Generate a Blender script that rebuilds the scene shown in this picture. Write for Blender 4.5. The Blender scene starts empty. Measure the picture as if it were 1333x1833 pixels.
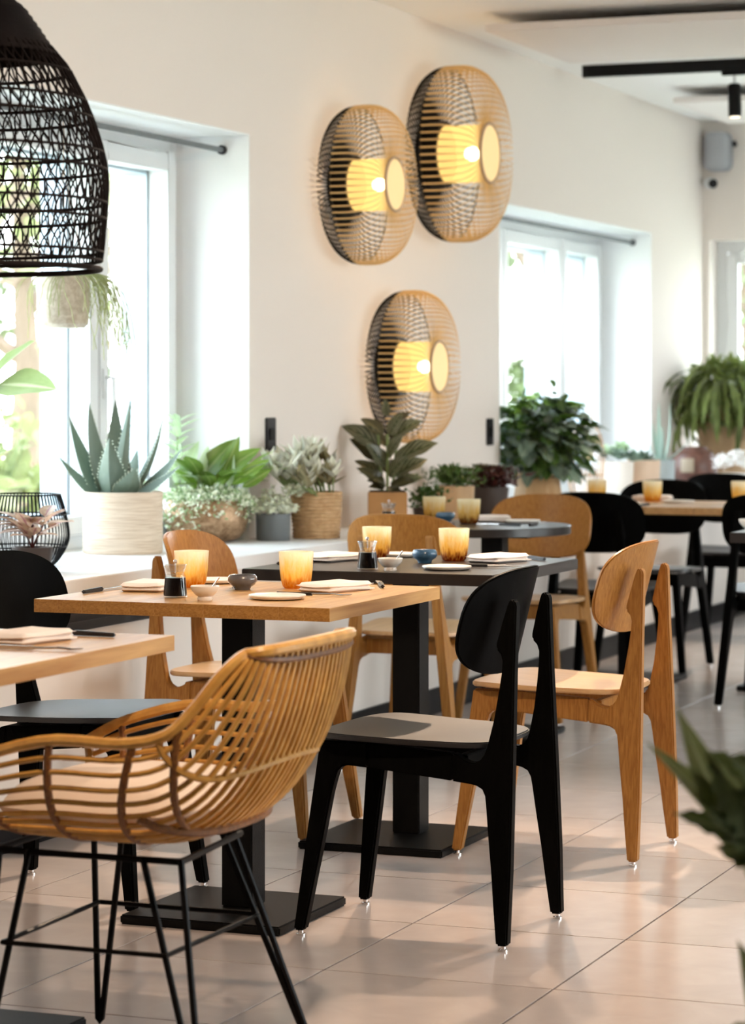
import bpy, bmesh, math, random
from mathutils import Vector, Matrix
random.seed(7)
PI = math.pi
scene = bpy.context.scene
COL = scene.collection

# ------------------------------------------------------------------ camera
cam = bpy.data.cameras.new('camera')
cam.sensor_fit = 'AUTO'; cam.sensor_width = 36.0
cam.lens = 4800 / 1833 * 36.0
cam.shift_y = -(916.5 - 700) / 1833
cam.clip_start = .05; cam.clip_end = 300
cam.dof.use_dof = True; cam.dof.focus_distance = 6.3; cam.dof.aperture_fstop = 5.0
co = bpy.data.objects.new('camera', cam); COL.objects.link(co)
co.location = (0, 0, 1.226); co.rotation_euler = (PI / 2, 0, math.radians(21.5))
scene.camera = co

# ------------------------------------------------------------------ world, sun, exposure
w = bpy.data.worlds.new('world'); scene.world = w; w.use_nodes = True
nt = w.node_tree; bg = nt.nodes['Background']
tc = nt.nodes.new('ShaderNodeTexCoord'); sep = nt.nodes.new('ShaderNodeSeparateXYZ')
rmp = nt.nodes.new('ShaderNodeValToRGB')
nt.links.new(tc.outputs['Generated'], sep.inputs[0]); nt.links.new(sep.outputs['Z'], rmp.inputs[0])
rmp.color_ramp.elements[0].position = 0.0; rmp.color_ramp.elements[0].color = (.95, .975, 1.0, 1)
rmp.color_ramp.elements[1].position = .7; rmp.color_ramp.elements[1].color = (.70, .83, 1.0, 1)
nt.links.new(rmp.outputs[0], bg.inputs[0]); bg.inputs[1].default_value = 8.0

sun = bpy.data.lights.new('sun', 'SUN'); sun.energy = 5.0; sun.angle = math.radians(2); sun.color = (1, .95, .86)
so = bpy.data.objects.new('sun', sun); COL.objects.link(so)
so.rotation_euler = Vector((-.55, .35, -1.1)).to_track_quat('-Z', 'Y').to_euler()

def portal(name, loc, size, to):
    l = bpy.data.lights.new(name, 'AREA'); l.shape = 'RECTANGLE'; l.size, l.size_y = size
    l.cycles.is_portal = True
    o = bpy.data.objects.new(name, l); COL.objects.link(o); o.location = loc
    o.rotation_euler = Vector(to).to_track_quat('-Z', 'Z').to_euler()
for i, (y0, y1, zh) in enumerate([(6.2, 8.706, 2.14), (11.457, 13.996, 2.08)]):
    portal('window_portal', (-4.30, (y0 + y1) / 2, (zh + .72) / 2), (y1 - y0, zh - .72), (1, 0, 0))
portal('window_portal', (-2.9, 15.32, 1.4), (1.9, 1.35), (0, -1, 0))
for yc in (7.2, 10.8):
    portal('window_portal', (4.62, yc, 1.35), (2.8, 2.1), (-1, 0, 0))

vs = scene.view_settings
scene.display_settings.display_device = 'sRGB'
vs.view_transform = 'Standard'; vs.look = 'None'; vs.gamma = 1.0; vs.use_curve_mapping = False
vs.exposure = 0.75
scene.cycles.use_denoising = True
scene.cycles.max_bounces = 8; scene.cycles.diffuse_bounces = 5; scene.cycles.transparent_max_bounces = 12
scene.cycles.caustics_reflective = False; scene.cycles.caustics_refractive = False
scene.cycles.sample_clamp_indirect = 6

# ------------------------------------------------------------------ materials
def mat(name, color=(.8, .8, .8), rough=.5, metal=0, spec=.5, grain=None, gcol=None, var=0, bump=0, bscale=40,
        trans=0, emit=None, estr=0, coat=0, sub=0, noise_mix=.5):
    """principled; grain=(sx,sy,sz) stretched noise between color and gcol; var: per object value variation"""
    m = bpy.data.materials.new(name); m.use_nodes = True
    t = m.node_tree; b = t.nodes['Principled BSDF']
    b.inputs['Base Color'].default_value = (*color, 1); b.inputs['Roughness'].default_value = rough
    b.inputs['Metallic'].default_value = metal; b.inputs['Specular IOR Level'].default_value = spec
    if trans: b.inputs['Transmission Weight'].default_value = trans
    if coat: b.inputs['Coat Weight'].default_value = coat; b.inputs['Coat Roughness'].default_value = .40
    if emit: b.inputs['Emission Color'].default_value = (*emit, 1); b.inputs['Emission Strength'].default_value = estr
    src = None
    if grain:
        c = t.nodes.new('ShaderNodeTexCoord'); mp = t.nodes.new('ShaderNodeMapping')
        mp.inputs['Scale'].default_value = grain
        n = t.nodes.new('ShaderNodeTexNoise'); n.inputs['Scale'].default_value = 1; n.inputs['Detail'].default_value = 4
        n.inputs['Distortion'].default_value = .6
        oi = t.nodes.new('ShaderNodeObjectInfo'); va = t.nodes.new('ShaderNodeVectorMath'); va.operation = 'SCALE'
        va.inputs[0].default_value = (37, 19, 53)
        t.links.new(oi.outputs['Random'], va.inputs['Scale'])
        ad = t.nodes.new('ShaderNodeVectorMath'); ad.operation = 'ADD'
        t.links.new(c.outputs['Object'], mp.inputs[0]); t.links.new(mp.outputs[0], ad.inputs[0]); t.links.new(va.outputs[0], ad.inputs[1])
        t.links.new(ad.outputs[0], n.inputs['Vector'])
        r = t.nodes.new('ShaderNodeValToRGB')
        r.color_ramp.elements[0].position = noise_mix - .18; r.color_ramp.elements[0].color = (*(gcol or color), 1)
        r.color_ramp.elements[1].position = noise_mix + .18; r.color_ramp.elements[1].color = (*color, 1)
        t.links.new(n.outputs['Fac'], r.inputs[0]); src = r.outputs[0]
        if bump:
            bp = t.nodes.new('ShaderNodeBump'); bp.inputs['Strength'].default_value = bump; bp.inputs['Distance'].default_value = .002
            t.links.new(n.outputs['Fac'], bp.inputs['Height']); t.links.new(bp.outputs[0], b.inputs['Normal'])
    elif bump:
        c = t.nodes.new('ShaderNodeTexCoord'); n = t.nodes.new('ShaderNodeTexNoise'); n.inputs['Scale'].default_value = bscale
        n.inputs['Detail'].default_value = 3
        t.links.new(c.outputs['Object'], n.inputs['Vector'])
        bp = t.nodes.new('ShaderNodeBump'); bp.inputs['Strength'].default_value = bump; bp.inputs['Distance'].default_value = .002
        t.links.new(n.outputs['Fac'], bp.inputs['Height']); t.links.new(bp.outputs[0], b.inputs['Normal'])
    if var:
        oi2 = t.nodes.new('ShaderNodeObjectInfo'); mr = t.nodes.new('ShaderNodeMapRange')
        mr.inputs['To Min'].default_value = 1 - var; mr.inputs['To Max'].default_value = 1 + var
        t.links.new(oi2.outputs['Random'], mr.inputs['Value'])
        h = t.nodes.new('ShaderNodeHueSaturation')
        if src: t.links.new(src, h.inputs['Color'])
        else: h.inputs['Color'].default_value = (*color, 1)
        t.links.new(mr.outputs[0], h.inputs['Value']); src = h.outputs[0]
    if src: t.links.new(src, b.inputs['Base Color'])
    return m

def leaf_mat(name, color, dark, vein=None, rough=.4, tr=.35, stripes=0, var=.25):
    """two tone leaf with optional midrib colour; a little light passes through"""
    m = bpy.data.materials.new(name); m.use_nodes = True
    t = m.node_tree; b = t.nodes['Principled BSDF']; out = t.nodes['Material Output']
    uv = t.nodes.new('ShaderNodeUVMap'); sp = t.nodes.new('ShaderNodeSeparateXYZ'); t.links.new(uv.outputs[0], sp.inputs[0])
    # v = across -1..1 stored as 0..1
    ab = t.nodes.new('ShaderNodeMath'); ab.operation = 'SUBTRACT'; ab.inputs[1].default_value = .5; t.links.new(sp.outputs['Y'], ab.inputs[0])
    a2 = t.nodes.new('ShaderNodeMath'); a2.operation = 'ABSOLUTE'; t.links.new(ab.outputs[0], a2.inputs[0])
    n = t.nodes.new('ShaderNodeTexNoise'); n.inputs['Scale'].default_value = 6; t.links.new(uv.outputs[0], n.inputs['Vector'])
    fac = n.outputs['Fac']
    if stripes:
        # slanting side veins
        s1 = t.nodes.new('ShaderNodeMath'); s1.operation = 'MULTIPLY_ADD'; s1.inputs[1].default_value = -1.1
        t.links.new(a2.outputs[0], s1.inputs[0]); t.links.new(sp.outputs['X'], s1.inputs[2])
        s2 = t.nodes.new('ShaderNodeMath'); s2.operation = 'MULTIPLY'; s2.inputs[1].default_value = stripes; t.links.new(s1.outputs[0], s2.inputs[0])
        s3 = t.nodes.new('ShaderNodeMath'); s3.operation = 'SINE'; t.links.new(s2.outputs[0], s3.inputs[0])
        s4 = t.nodes.new('ShaderNodeMapRange'); s4.inputs['From Min'].default_value = -.6; s4.inputs['From Max'].default_value = .9
        t.links.new(s3.outputs[0], s4.inputs['Value']); fac = s4.outputs[0]
    r = t.nodes.new('ShaderNodeMix'); r.data_type = 'RGBA'
    r.inputs[6].default_value = (*dark, 1); r.inputs[7].default_value = (*color, 1); t.links.new(fac, r.inputs[0])
    src = r.outputs[2]
    if vein:
        lt = t.nodes.new('ShaderNodeMapRange'); lt.inputs['From Min'].default_value = .02; lt.inputs['From Max'].default_value = .09
        t.links.new(a2.outputs[0], lt.inputs['Value'])
        r2 = t.nodes.new('ShaderNodeMix'); r2.data_type = 'RGBA'; r2.inputs[6].default_value = (*vein, 1)
        t.links.new(lt.outputs[0], r2.inputs[0]); t.links.new(src, r2.inputs[7]); src = r2.outputs[2]
    oi = t.nodes.new('ShaderNodeObjectInfo'); mr = t.nodes.new('ShaderNodeMapRange')
    mr.inputs['To Min'].default_value = 1 - var; mr.inputs['To Max'].default_value = 1 + var
    t.links.new(oi.outputs['Random'], mr.inputs['Value'])
    h = t.nodes.new('ShaderNodeHueSaturation'); t.links.new(src, h.inputs['Color']); t.links.new(mr.outputs[0], h.inputs['Value'])
    t.links.new(h.outputs[0], b.inputs['Base Color']); b.inputs['Roughness'].default_value = rough
    if tr:
        tl = t.nodes.new('ShaderNodeBsdfTranslucent'); mx = t.nodes.new('ShaderNodeMixShader'); mx.inputs[0].default_value = tr
        t.links.new(h.outputs[0], tl.inputs[0]); t.links.new(b.outputs[0], mx.inputs[1]); t.links.new(tl.outputs[0], mx.inputs[2])
        t.links.new(mx.outputs[0], out.inputs[0])
    return m

def glass_mat(name, tint=(1, 1, 1), refl=.08, rough=.02):
    m = bpy.data.materials.new(name); m.use_nodes = True
    t = m.node_tree; t.nodes.remove(t.nodes['Principled BSDF']); out = t.nodes['Material Output']
    tr = t.nodes.new('ShaderNodeBsdfTransparent'); tr.inputs[0].default_value = (*tint, 1)
    gl = t.nodes.new('ShaderNodeBsdfGlossy'); gl.inputs['Roughness'].default_value = rough
    lw = t.nodes.new('ShaderNodeLayerWeight'); lw.inputs[0].default_value = refl + .1
    mx = t.nodes.new('ShaderNodeMixShader')
    mr = t.nodes.new('ShaderNodeMapRange'); mr.inputs['To Min'].default_value = refl * .4; mr.inputs['To Max'].default_value = .5
    t.links.new(lw.outputs['Facing'], mr.inputs['Value']); t.links.new(mr.outputs[0], mx.inputs[0])
    t.links.new(tr.outputs[0], mx.inputs[1]); t.links.new(gl.outputs[0], mx.inputs[2]); t.links.new(mx.outputs[0], out.inputs[0])
    return m

def amber_mat(name, bottom=(.22, .030, .004), mid=(.88, .66, .20), top=(.96, .91, .74), h=.088):
    """pressed glass, clear-white rim turning amber and brown towards the foot"""
    m = bpy.data.materials.new(name); m.use_nodes = True
    t = m.node_tree; b = t.nodes['Principled BSDF']; out = t.nodes['Material Output']
    c = t.nodes.new('ShaderNodeTexCoord'); sp = t.nodes.new('ShaderNodeSeparateXYZ'); t.links.new(c.outputs['Object'], sp.inputs[0])
    mr = t.nodes.new('ShaderNodeMapRange'); mr.inputs['From Max'].default_value = h; t.links.new(sp.outputs['Z'], mr.inputs['Value'])
    n = t.nodes.new('ShaderNodeTexNoise'); n.inputs['Scale'].default_value = 1; mp = t.nodes.new('ShaderNodeMapping'); mp.inputs['Scale'].default_value = (150, 150, 38)
    t.links.new(c.outputs['Object'], mp.inputs[0]); t.links.new(mp.outputs[0], n.inputs['Vector'])
    ma = t.nodes.new('ShaderNodeMath'); ma.operation = 'MULTIPLY_ADD'; ma.inputs[1].default_value = .30
    nr = t.nodes.new('ShaderNodeMapRange'); nr.inputs['From Min'].default_value = .36; nr.inputs['From Max'].default_value = .64; t.links.new(n.outputs['Fac'], nr.inputs['Value'])
    t.links.new(nr.outputs[0], ma.inputs[0]); t.links.new(mr.outputs[0], ma.inputs[2])
    r = t.nodes.new('ShaderNodeValToRGB'); e = r.color_ramp.elements
    e[0].position = .16; e[0].color = (*bottom, 1); e[1].position = 1.12 if False else 1.0; e[1].color = (*top, 1)
    x = e.new(.50); x.color = (*mid, 1)
    t.links.new(ma.outputs[0], r.inputs[0]); t.links.new(r.outputs[0], b.inputs['Base Color'])
    b.inputs['Roughness'].default_value = .12
    tr = t.nodes.new('ShaderNodeBsdfTransparent'); t.links.new(r.outputs[0], tr.inputs[0])
    tl = t.nodes.new('ShaderNodeBsdfTranslucent'); t.links.new(r.outputs[0], tl.inputs[0])
    m1 = t.nodes.new('ShaderNodeMixShader'); m1.inputs[0].default_value = .45
    t.links.new(tr.outputs[0], m1.inputs[1]); t.links.new(tl.outputs[0], m1.inputs[2])
    m2 = t.nodes.new('ShaderNodeMixShader'); m2.inputs[0].default_value = .28
    t.links.new(m1.outputs[0], m2.inputs[1]); t.links.new(b.outputs[0], m2.inputs[2]); t.links.new(m2.outputs[0], out.inputs[0])
    v = t.nodes.new('ShaderNodeTexVoronoi'); v.inputs['Scale'].default_value = 150; t.links.new(c.outputs['Object'], v.inputs['Vector'])
    bp = t.nodes.new('ShaderNodeBump'); bp.inputs['Strength'].default_value = .5; bp.inputs['Distance'].default_value = .002
    t.links.new(v.outputs['Distance'], bp.inputs['Height']); t.links.new(bp.outputs[0], b.inputs['Normal'])
    return m

def end_grain(m):
    """sawn end faces (across the y axis) are darker, as end grain is"""
    t = m.node_tree; b = t.nodes['Principled BSDF']; src = b.inputs['Base Color'].links[0].from_socket
    g = t.nodes.new('ShaderNodeNewGeometry'); sp = t.nodes.new('ShaderNodeSeparateXYZ'); t.links.new(g.outputs['True Normal'], sp.inputs[0])
    a = t.nodes.new('ShaderNodeMath'); a.operation = 'ABSOLUTE'; t.links.new(sp.outputs['Y'], a.inputs[0])
    c = t.nodes.new('ShaderNodeTexCoord'); mp = t.nodes.new('ShaderNodeMapping'); mp.inputs['Scale'].default_value = (90, 5, 150); mp.inputs['Rotation'].default_value = (0, .5, 0)
    n = t.nodes.new('ShaderNodeTexNoise'); n.inputs['Scale'].default_value = 1; n.inputs['Distortion'].default_value = 1.2
    t.links.new(c.outputs['Object'], mp.inputs[0]); t.links.new(mp.outputs[0], n.inputs['Vector'])
    r = t.nodes.new('ShaderNodeValToRGB'); r.color_ramp.elements[0].position = .35; r.color_ramp.elements[0].color = (.32, .145, .032, 1)
    r.color_ramp.elements[1].position = .65; r.color_ramp.elements[1].color = (.46, .235, .060, 1); t.links.new(n.outputs['Fac'], r.inputs[0])
    mx = t.nodes.new('ShaderNodeMix'); mx.data_type = 'RGBA'; t.links.new(a.outputs[0], mx.inputs[0]); t.links.new(src, mx.inputs[6]); t.links.new(r.outputs[0], mx.inputs[7])
    t.links.new(mx.outputs[2], b.inputs['Base Color']); return m

M = {}
M['wall'] = mat('wall paint', (.82, .755, .712), .85, spec=.2, bump=.08, bscale=60)
M['parapet'] = mat('parapet paint', (.76, .69, .63), .8, spec=.2, bump=.05)
M['ceiling'] = mat('ceiling paint', (.90, .89, .88), .9, spec=.2)
M['ledge'] = mat('ledge lacquer', (.86, .85, .84), .45)
M['white_frame'] = mat('window lacquer', (.76, .78, .80), .35)
M['reveal'] = mat('white reveal paint', (.86, .87, .88), .7, spec=.3)
M['alu'] = mat('grey aluminium', (.42, .50, .58), .4, metal=.3)
M['black_trim'] = mat('black skirting', (.007, .007, .008), .4, spec=.12)
M['tile'] = mat('floor tile', (.56, .495, .468), .21, grain=(9, 9, 9), gcol=(.51, .45, .425), var=.05, spec=.5)
M['grout'] = mat('grout', (.13, .10, .09), .9)
OAK, OAKD = (.39, .185, .046), (.25, .105, .022)
M['oak'] = mat('oak upright grain', OAK, .42, grain=(190, 190, 5), gcol=OAKD, bump=.1, spec=.25)
M['oak_seat'] = mat('oak seat veneer', (.62, .40, .20), .34, grain=(4, 60, 60), gcol=(.52, .31, .135), coat=.35)  # lighter than legs and back: the seat's sheen is put into the colour
M['oak_back'] = mat('oak back veneer', (.42, .195, .046), .36, grain=(200, 200, 3.5), gcol=(.29, .120, .024), spec=.25)
M['black'] = mat('black stained ash', (.0018, .0018, .0018), .45, grain=(160, 160, 5), gcol=(.0032, .0032, .003), bump=.08, spec=.025)
M['black_seat'] = mat('black stained seat', (.008, .008, .009), .40, grain=(4, 60, 60), gcol=(.010, .010, .011), spec=.5, coat=.5)
M['stave'] = end_grain(mat('butcher block oak', (.64, .395, .165), .32, grain=(45, 3, 45), gcol=(.46, .245, .09), var=.09, bump=.05, spec=.35))
M['pale_oak'] = mat('oak tabletop', (.60, .35, .15), .34, grain=(40, 3, 40), gcol=(.48, .26, .10))
M['dark_top'] = mat('dark laminate', (.020, .015, .013), .30, grain=(30, 4, 30), gcol=(.013, .010, .009), spec=.5)
M['black_steel'] = mat('black powder coat', (.005, .005, .005), .4, bump=.35, bscale=420, spec=.10)
M['wire'] = mat('black wire', (.005, .0045, .0045), .4, spec=.08)
M['rattan'] = mat('rattan cane', (.68, .38, .095), .33, grain=(30, 30, 30), gcol=(.50, .245, .05), var=.16, spec=.6)
M['rattan_dark'] = mat('rattan binding', (.25, .095, .020), .5, grain=(90, 90, 90), gcol=(.13, .045, .01))
M['cushion'] = mat('cream cotton', (.80, .68, .57), .9, bump=.2, bscale=300)
M['bamboo'] = mat('natural bamboo', (.78, .52, .22), .42, var=.10)
M['bamboo_black'] = mat('black bamboo', (.006, .005, .0045), .5, spec=.12)
M['pendant'] = mat('black woven rope', (.008, .0055, .0055), .75, bump=.3, bscale=200, spec=.12)
M['ceramic_white'] = mat('white stoneware', (.82, .77, .70), .3, coat=.3)
M['ceramic_grey'] = mat('grey glaze', (.11, .11, .12), .2, coat=.5)
M['ceramic_blue'] = mat('blue glaze', (.05, .14, .25), .18, coat=.6)
M['linen'] = mat('white linen', (.84, .76, .71), .9, bump=.25, bscale=250)
M['steel'] = mat('polished steel', (.75, .72, .70), .22, metal=1)
M['black_handle'] = mat('black handle', (.010, .009, .010), .4)
M['soy'] = mat('soy sauce', (.003, .002, .002), .15, spec=.15)
M['clear'] = glass_mat('clear glass', (.985, .99, .99), .03)
M['clear_top'] = glass_mat('thick pressed glass', (.93, .93, .92), .30, .06)
M['pane'] = glass_mat('window glass', (.96, .98, .97), .06)
M['amber'] = amber_mat('amber pressed glass')
M['amber_light'] = amber_mat('pale amber pressed glass', bottom=(.80, .38, .03), mid=(.96, .77, .29), top=(.97, .92, .78))
M['soil'] = mat('soil', (.035, .022, .015), .95, bump=.6, bscale=120)
M['jute'] = mat('woven jute', (.74, .63, .50), .9, grain=(10, 10, 330), gcol=(.50, .37, .25), bump=.6, noise_mix=.44)
M['rope'] = mat('coiled rope', (.66, .44, .24), .85, grain=(40, 40, 40), gcol=(.50, .30, .14), bump=.3)
M['hammered'] = mat('hammered copper', (.50, .33, .20), .42, metal=.55, grain=(45, 45, 60), gcol=(.20, .11, .05), bump=.8)
M['grey_pot'] = mat('grey concrete', (.17, .19, .20), .6, grain=(9, 9, 5), gcol=(.13, .14, .15))
M['brown_box'] = mat('brown kraft pot', (.52, .27, .10), .75, grain=(14, 14, 14), gcol=(.44, .22, .08))
M['tan_pot'] = mat('tan wooden pot', (.58, .40, .24), .7, grain=(20, 20, 4), gcol=(.48, .31, .17))
M['dark_pot'] = mat('dark pot', (.05, .035, .03), .6)
M['wood_pot'] = mat('pale timber pot', (.66, .43, .23), .6, grain=(24, 24, 3), gcol=(.52, .30, .13))
M['white_pot'] = mat('cream pot', (.78, .70, .62), .6)
M['peach_pot'] = mat('peach clay pot', (.74, .53, .38), .7)
M['blue_pot'] = mat('pale blue pot', (.55, .63, .66), .5)
M['jar'] = mat('reddish stoneware jar', (.19, .075, .05), .4, grain=(32, 32, 22), gcol=(.09, .035, .024), coat=.15)
M['felt'] = mat('felted cream planter', (.66, .60, .52), .95, grain=(60, 60, 60), gcol=(.45, .38, .30), bump=.6)
M['cane_light'] = mat('pale cane', (.50, .34, .22), .6)
M['grey_plastic'] = mat('grey speaker', (.40, .42, .46), .5)
M['dark_plastic'] = mat('dark plastic', (.022, .022, .025), .4, spec=.25)
M['panel_edge'] = mat('acoustic felt', (.80, .75, .73), .9)
M['flower'] = mat('white petals', (.88, .86, .84), .8)
M['bark'] = mat('bark', (.17, .12, .085), .95, bump=.5, bscale=30)
M['ground'] = mat('pale gravel', (.62, .60, .55), .95, grain=(.25, .25, .25), gcol=(.50, .53, .36))
M['bulb'] = mat('lit bulb', (1, .9, .7), .5, emit=(1, .80, .48), estr=22)
M['diffuser'] = mat('glowing parchment', (.9, .7, .4), .7, emit=(1, .60, .17), estr=.95)
M['lens'] = mat('glowing cap', (.55, .43, .26), .7, emit=(1, .66, .26), estr=.42)
M['spot_glow'] = mat('lit spot lens', (1, .9, .8), .5, emit=(1, .82, .6), estr=1.2)
L_ = lambda *a, **k: leaf_mat(*a, **k)
M['aloe'] = L_('aloe skin', (.165, .220, .170), (.105, .155, .115), None, .45, 0, var=.22)
M['aloe_pale'] = L_('pale agave skin', (.42, .56, .50), (.33, .46, .40), None, .5, 0, var=.15)
M['tooth'] = mat('aloe teeth', (.62, .72, .58), .5)
M['bright'] = L_('fresh green leaf', (.27, .43, .07), (.12, .25, .035), (.42, .55, .18), .3, .3, var=.4)
M['palegreen'] = L_('variegated pale leaf', (.70, .80, .62), (.35, .52, .24), (.6, .75, .45), .35, .35)
M['silver'] = L_('silver felt leaf', (.80, .80, .70), (.56, .57, .45), None, .7, .1, var=.3)
M['khaki'] = L_('dry khaki leaf', (.36, .32, .18), (.24, .20, .10), None, .7, .1, var=.3)
M['mini'] = L_('small variegated leaf', (.93, .93, .82), (.62, .68, .50), None, .5, .25)
M['mini2'] = L_('small green leaf', (.42, .54, .30), (.24, .36, .16), None, .5, .25)
M['agla'] = L_('silver striped leaf', (.27, .26, .15), (.035, .045, .016), (.05, .07, .02), .32, .12, stripes=34, var=.35)
M['agla_dark'] = L_('dark bronze leaf', (.085, .075, .03), (.035, .035, .013), (.12, .10, .04), .3, .1, var=.3)
M['darkgreen'] = L_('deep green leaf', (.075, .15, .03), (.035, .08, .015), (.14, .22, .07), .3, .2)
M['bluegreen'] = L_('blue green leaf', (.30, .38, .33), (.10, .17, .09), (.30, .38, .28), .25, .2, var=.4)
M['burgundy'] = L_('burgundy leaf', (.10, .018, .016), (.04, .010, .010), None, .35, .15)
M['olive'] = L_('olive rosette leaf', (.17, .19, .06), (.15, .05, .035), None, .4, .15)
M['fern'] = L_('fern frond', (.25, .30, .085), (.085, .13, .028), None, .45, .3, var=.45)
M['banana'] = L_('big paddle leaf', (.30, .38, .17), (.20, .28, .11), (.48, .54, .34), .35, .45)
M['coleus'] = L_('coleus leaf', (.74, .66, .42), (.35, .10, .12), (.35, .12, .14), .45, .3)
M['front'] = L_('glossy dark leaf', (.20, .25, .08), (.07, .10, .028), (.34, .40, .18), .35, .2)
M['front_light'] = L_('strap leaf painted lit', (.33, .36, .14), (.15, .19, .06), (.42, .45, .24), .35, .3)  # brighter leaf colour stands in for light on the long front leaves
M['string'] = mat('olive strings', (.30, .33, .13), .6)
M['stem'] = mat('plant stem', (.20, .26, .09), .6)
M['tree_a'] = L_('light green foliage', (.25, .28, .11), (.16, .20, .07), None, .5, .45)  # lighter of the two tree leaf tones
M['tree_b'] = L_('dark green foliage', (.12, .16, .065), (.07, .10, .035), None, .5, .4)  # darker of the two tree leaf tones

# ------------------------------------------------------------------ mesh builder
class MB:
    def __init__(s): s.v = []; s.f = []; s.uv = {}
    def add(s, verts, faces, uvs=None):
        o = len(s.v); s.v += [tuple(v) for v in verts]
        for i, f in enumerate(faces):
            if uvs: s.uv[len(s.f)] = [uvs[k] for k in f]
            s.f.append(tuple(k + o for k in f))
        return s
    def box(s, x0, x1, y0, y1, z0, z1):
        v = [(x, y, z) for x in (x0, x1) for y in (y0, y1) for z in (z0, z1)]
        return s.add(v, [(0, 1, 3, 2), (4, 6, 7, 5), (0, 4, 5, 1), (2, 3, 7, 6), (0, 2, 6, 4), (1, 5, 7, 3)])
    def tube(s, pts, r, n=6, closed=False, caps=True):
        P = [Vector(p) for p in pts]; N = len(P)
        R = r if isinstance(r, (list, tuple)) else [r] * N
        T = []
        for i in range(N):
            a = P[(i - 1) % N] if (closed or i > 0) else P[i]; b = P[(i + 1) % N] if (closed or i < N - 1) else P[i]
            d = b - a; T.append(d.normalized() if d.length > 1e-9 else Vector((0, 0, 1)))
        u = T[0].orthogonal().normalized(); V = []
        for i in range(N):
            u = (u - T[i] * u.dot(T[i]));
            u = u.normalized() if u.length > 1e-6 else T[i].orthogonal().normalized()
            w_ = T[i].cross(u)
            for k in range(n):
                a = 2 * PI * k / n; V.append(P[i] + (u * math.cos(a) + w_ * math.sin(a)) * R[i])
        F = []
        for i in range(N if closed else N - 1):
            j = (i + 1) % N
            for k in range(n): F.append((i * n + k, i * n + (k + 1) % n, j * n + (k + 1) % n, j * n + k))
        if caps and not closed:
            F.append(tuple(range(n))[::-1]); F.append(tuple((N - 1) * n + k for k in range(n)))
        return s.add(V, F)
    def lathe(s, prof, n=32, c=(0, 0, 0), mod=None):
        """prof: (r,z) list; open ends with r>0 stay open"""
        V = []; F = []
        for i, (r, z) in enumerate(prof):
            for k in range(n):
                a = 2 * PI * k / n; rr = r * (mod(a, i) if mod else 1)
                V.append((c[0] + rr * math.cos(a), c[1] + rr * math.sin(a), c[2] + z))
        for i in range(len(prof) - 1):
            for k in range(n):
                F.append((i * n + k, i * n + (k + 1) % n, (i + 1) * n + (k + 1) % n, (i + 1) * n + k))
        if prof[0][0] > 1e-5: pass
        return s.add(V, F)
    def disc(s, r, z, n=32, c=(0, 0), up=True):
        V = [(c[0] + r * math.cos(2 * PI * k / n), c[1] + r * math.sin(2 * PI * k / n), z) for k in range(n)]
        return s.add(V, [tuple(range(n)) if up else tuple(range(n))[::-1]])
    def prism(s, outline, fn, t):
        """outline of (a,b); fn(a,b,side) -> point; side = -t/2, +t/2"""
        n = len(outline)
        V = [fn(a, b, -t / 2) for a, b in outline] + [fn(a, b, t / 2) for a, b in outline]
        F = [tuple(range(n))[::-1], tuple(range(n, 2 * n))] + [(i, (i + 1) % n, n + (i + 1) % n, n + i) for i in range(n)]
        return s.add(V, F)
    def mesh(s, name, m, smooth=True, bevel=0, angle=40, bseg=2):
        me = bpy.data.meshes.new(name); me.from_pydata(s.v, [], s.f); me.validate()
        if s.uv:
            ul = me.uv_layers.new(name='UVMap')
            for p in me.polygons:
                if p.index in s.uv:
                    for li, uvc in zip(p.loop_indices, s.uv[p.index]): ul.data[li].uv = uvc
        bm = bmesh.new(); bm.from_mesh(me)
        if not s.uv: bmesh.ops.remove_doubles(bm, verts=bm.verts, dist=1e-6)
        if not s.uv: bmesh.ops.recalc_face_normals(bm, faces=bm.faces)
        if bevel:
            es = [e for e in bm.edges if len(e.link_faces) == 2 and e.calc_face_angle(0) > math.radians(angle)]
            bmesh.ops.bevel(bm, geom=es, offset=bevel, segments=bseg, affect='EDGES', clamp_overlap=True)
        for f in bm.faces: f.smooth = smooth
        if smooth:
            for e in bm.edges:
                if len(e.link_faces) == 2 and e.calc_face_angle(0) > math.radians(38): e.smooth = False
        bm.to_mesh(me); bm.free(); me.materials.append(m)
        return me
    def build(s, name, m, parent=None, loc=None, **k):
        return link(name, s.mesh(name, m, **k), parent, loc)

def link(name, me, parent=None, loc=None, matrix=None):
    o = bpy.data.objects.new(name, me); COL.objects.link(o)
    if parent is not None: o.parent = parent
    if loc is not None: o.location = loc
    if matrix is not None: o.matrix_local = matrix
    return o
def tag(o, label, cat, group=None, kind=None):
    o['label'] = label; o['category'] = cat
    if group: o['group'] = group
    if kind: o['kind'] = kind
    return o
def thing(name, label, cat, loc=(0, 0, 0), rz=0, group=None):
    o = bpy.data.objects.new(name, None); COL.objects.link(o); o.empty_display_size = .05
    o.location = loc; o.rotation_euler = (0, 0, rz)
    return tag(o, label, cat, group)
def struct(o, label=None):
    o['kind'] = 'structure'
    if label: o['label'] = label
    return o
def stuff(o): o['kind'] = 'stuff'; return o
KIDS = {}
def copy_tree(o, parent=None):
    c = o.copy(); COL.objects.link(c)
    if parent is not None: c.parent = parent
    for ch in list(o.children): copy_tree(ch, c)
    return c
def dup(root, loc, rz, label, group=None):
    c = copy_tree(root); c.location = loc; c.rotation_euler = (0, 0, rz); c['label'] = label
    if group: c['group'] = group
    return c
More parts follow.
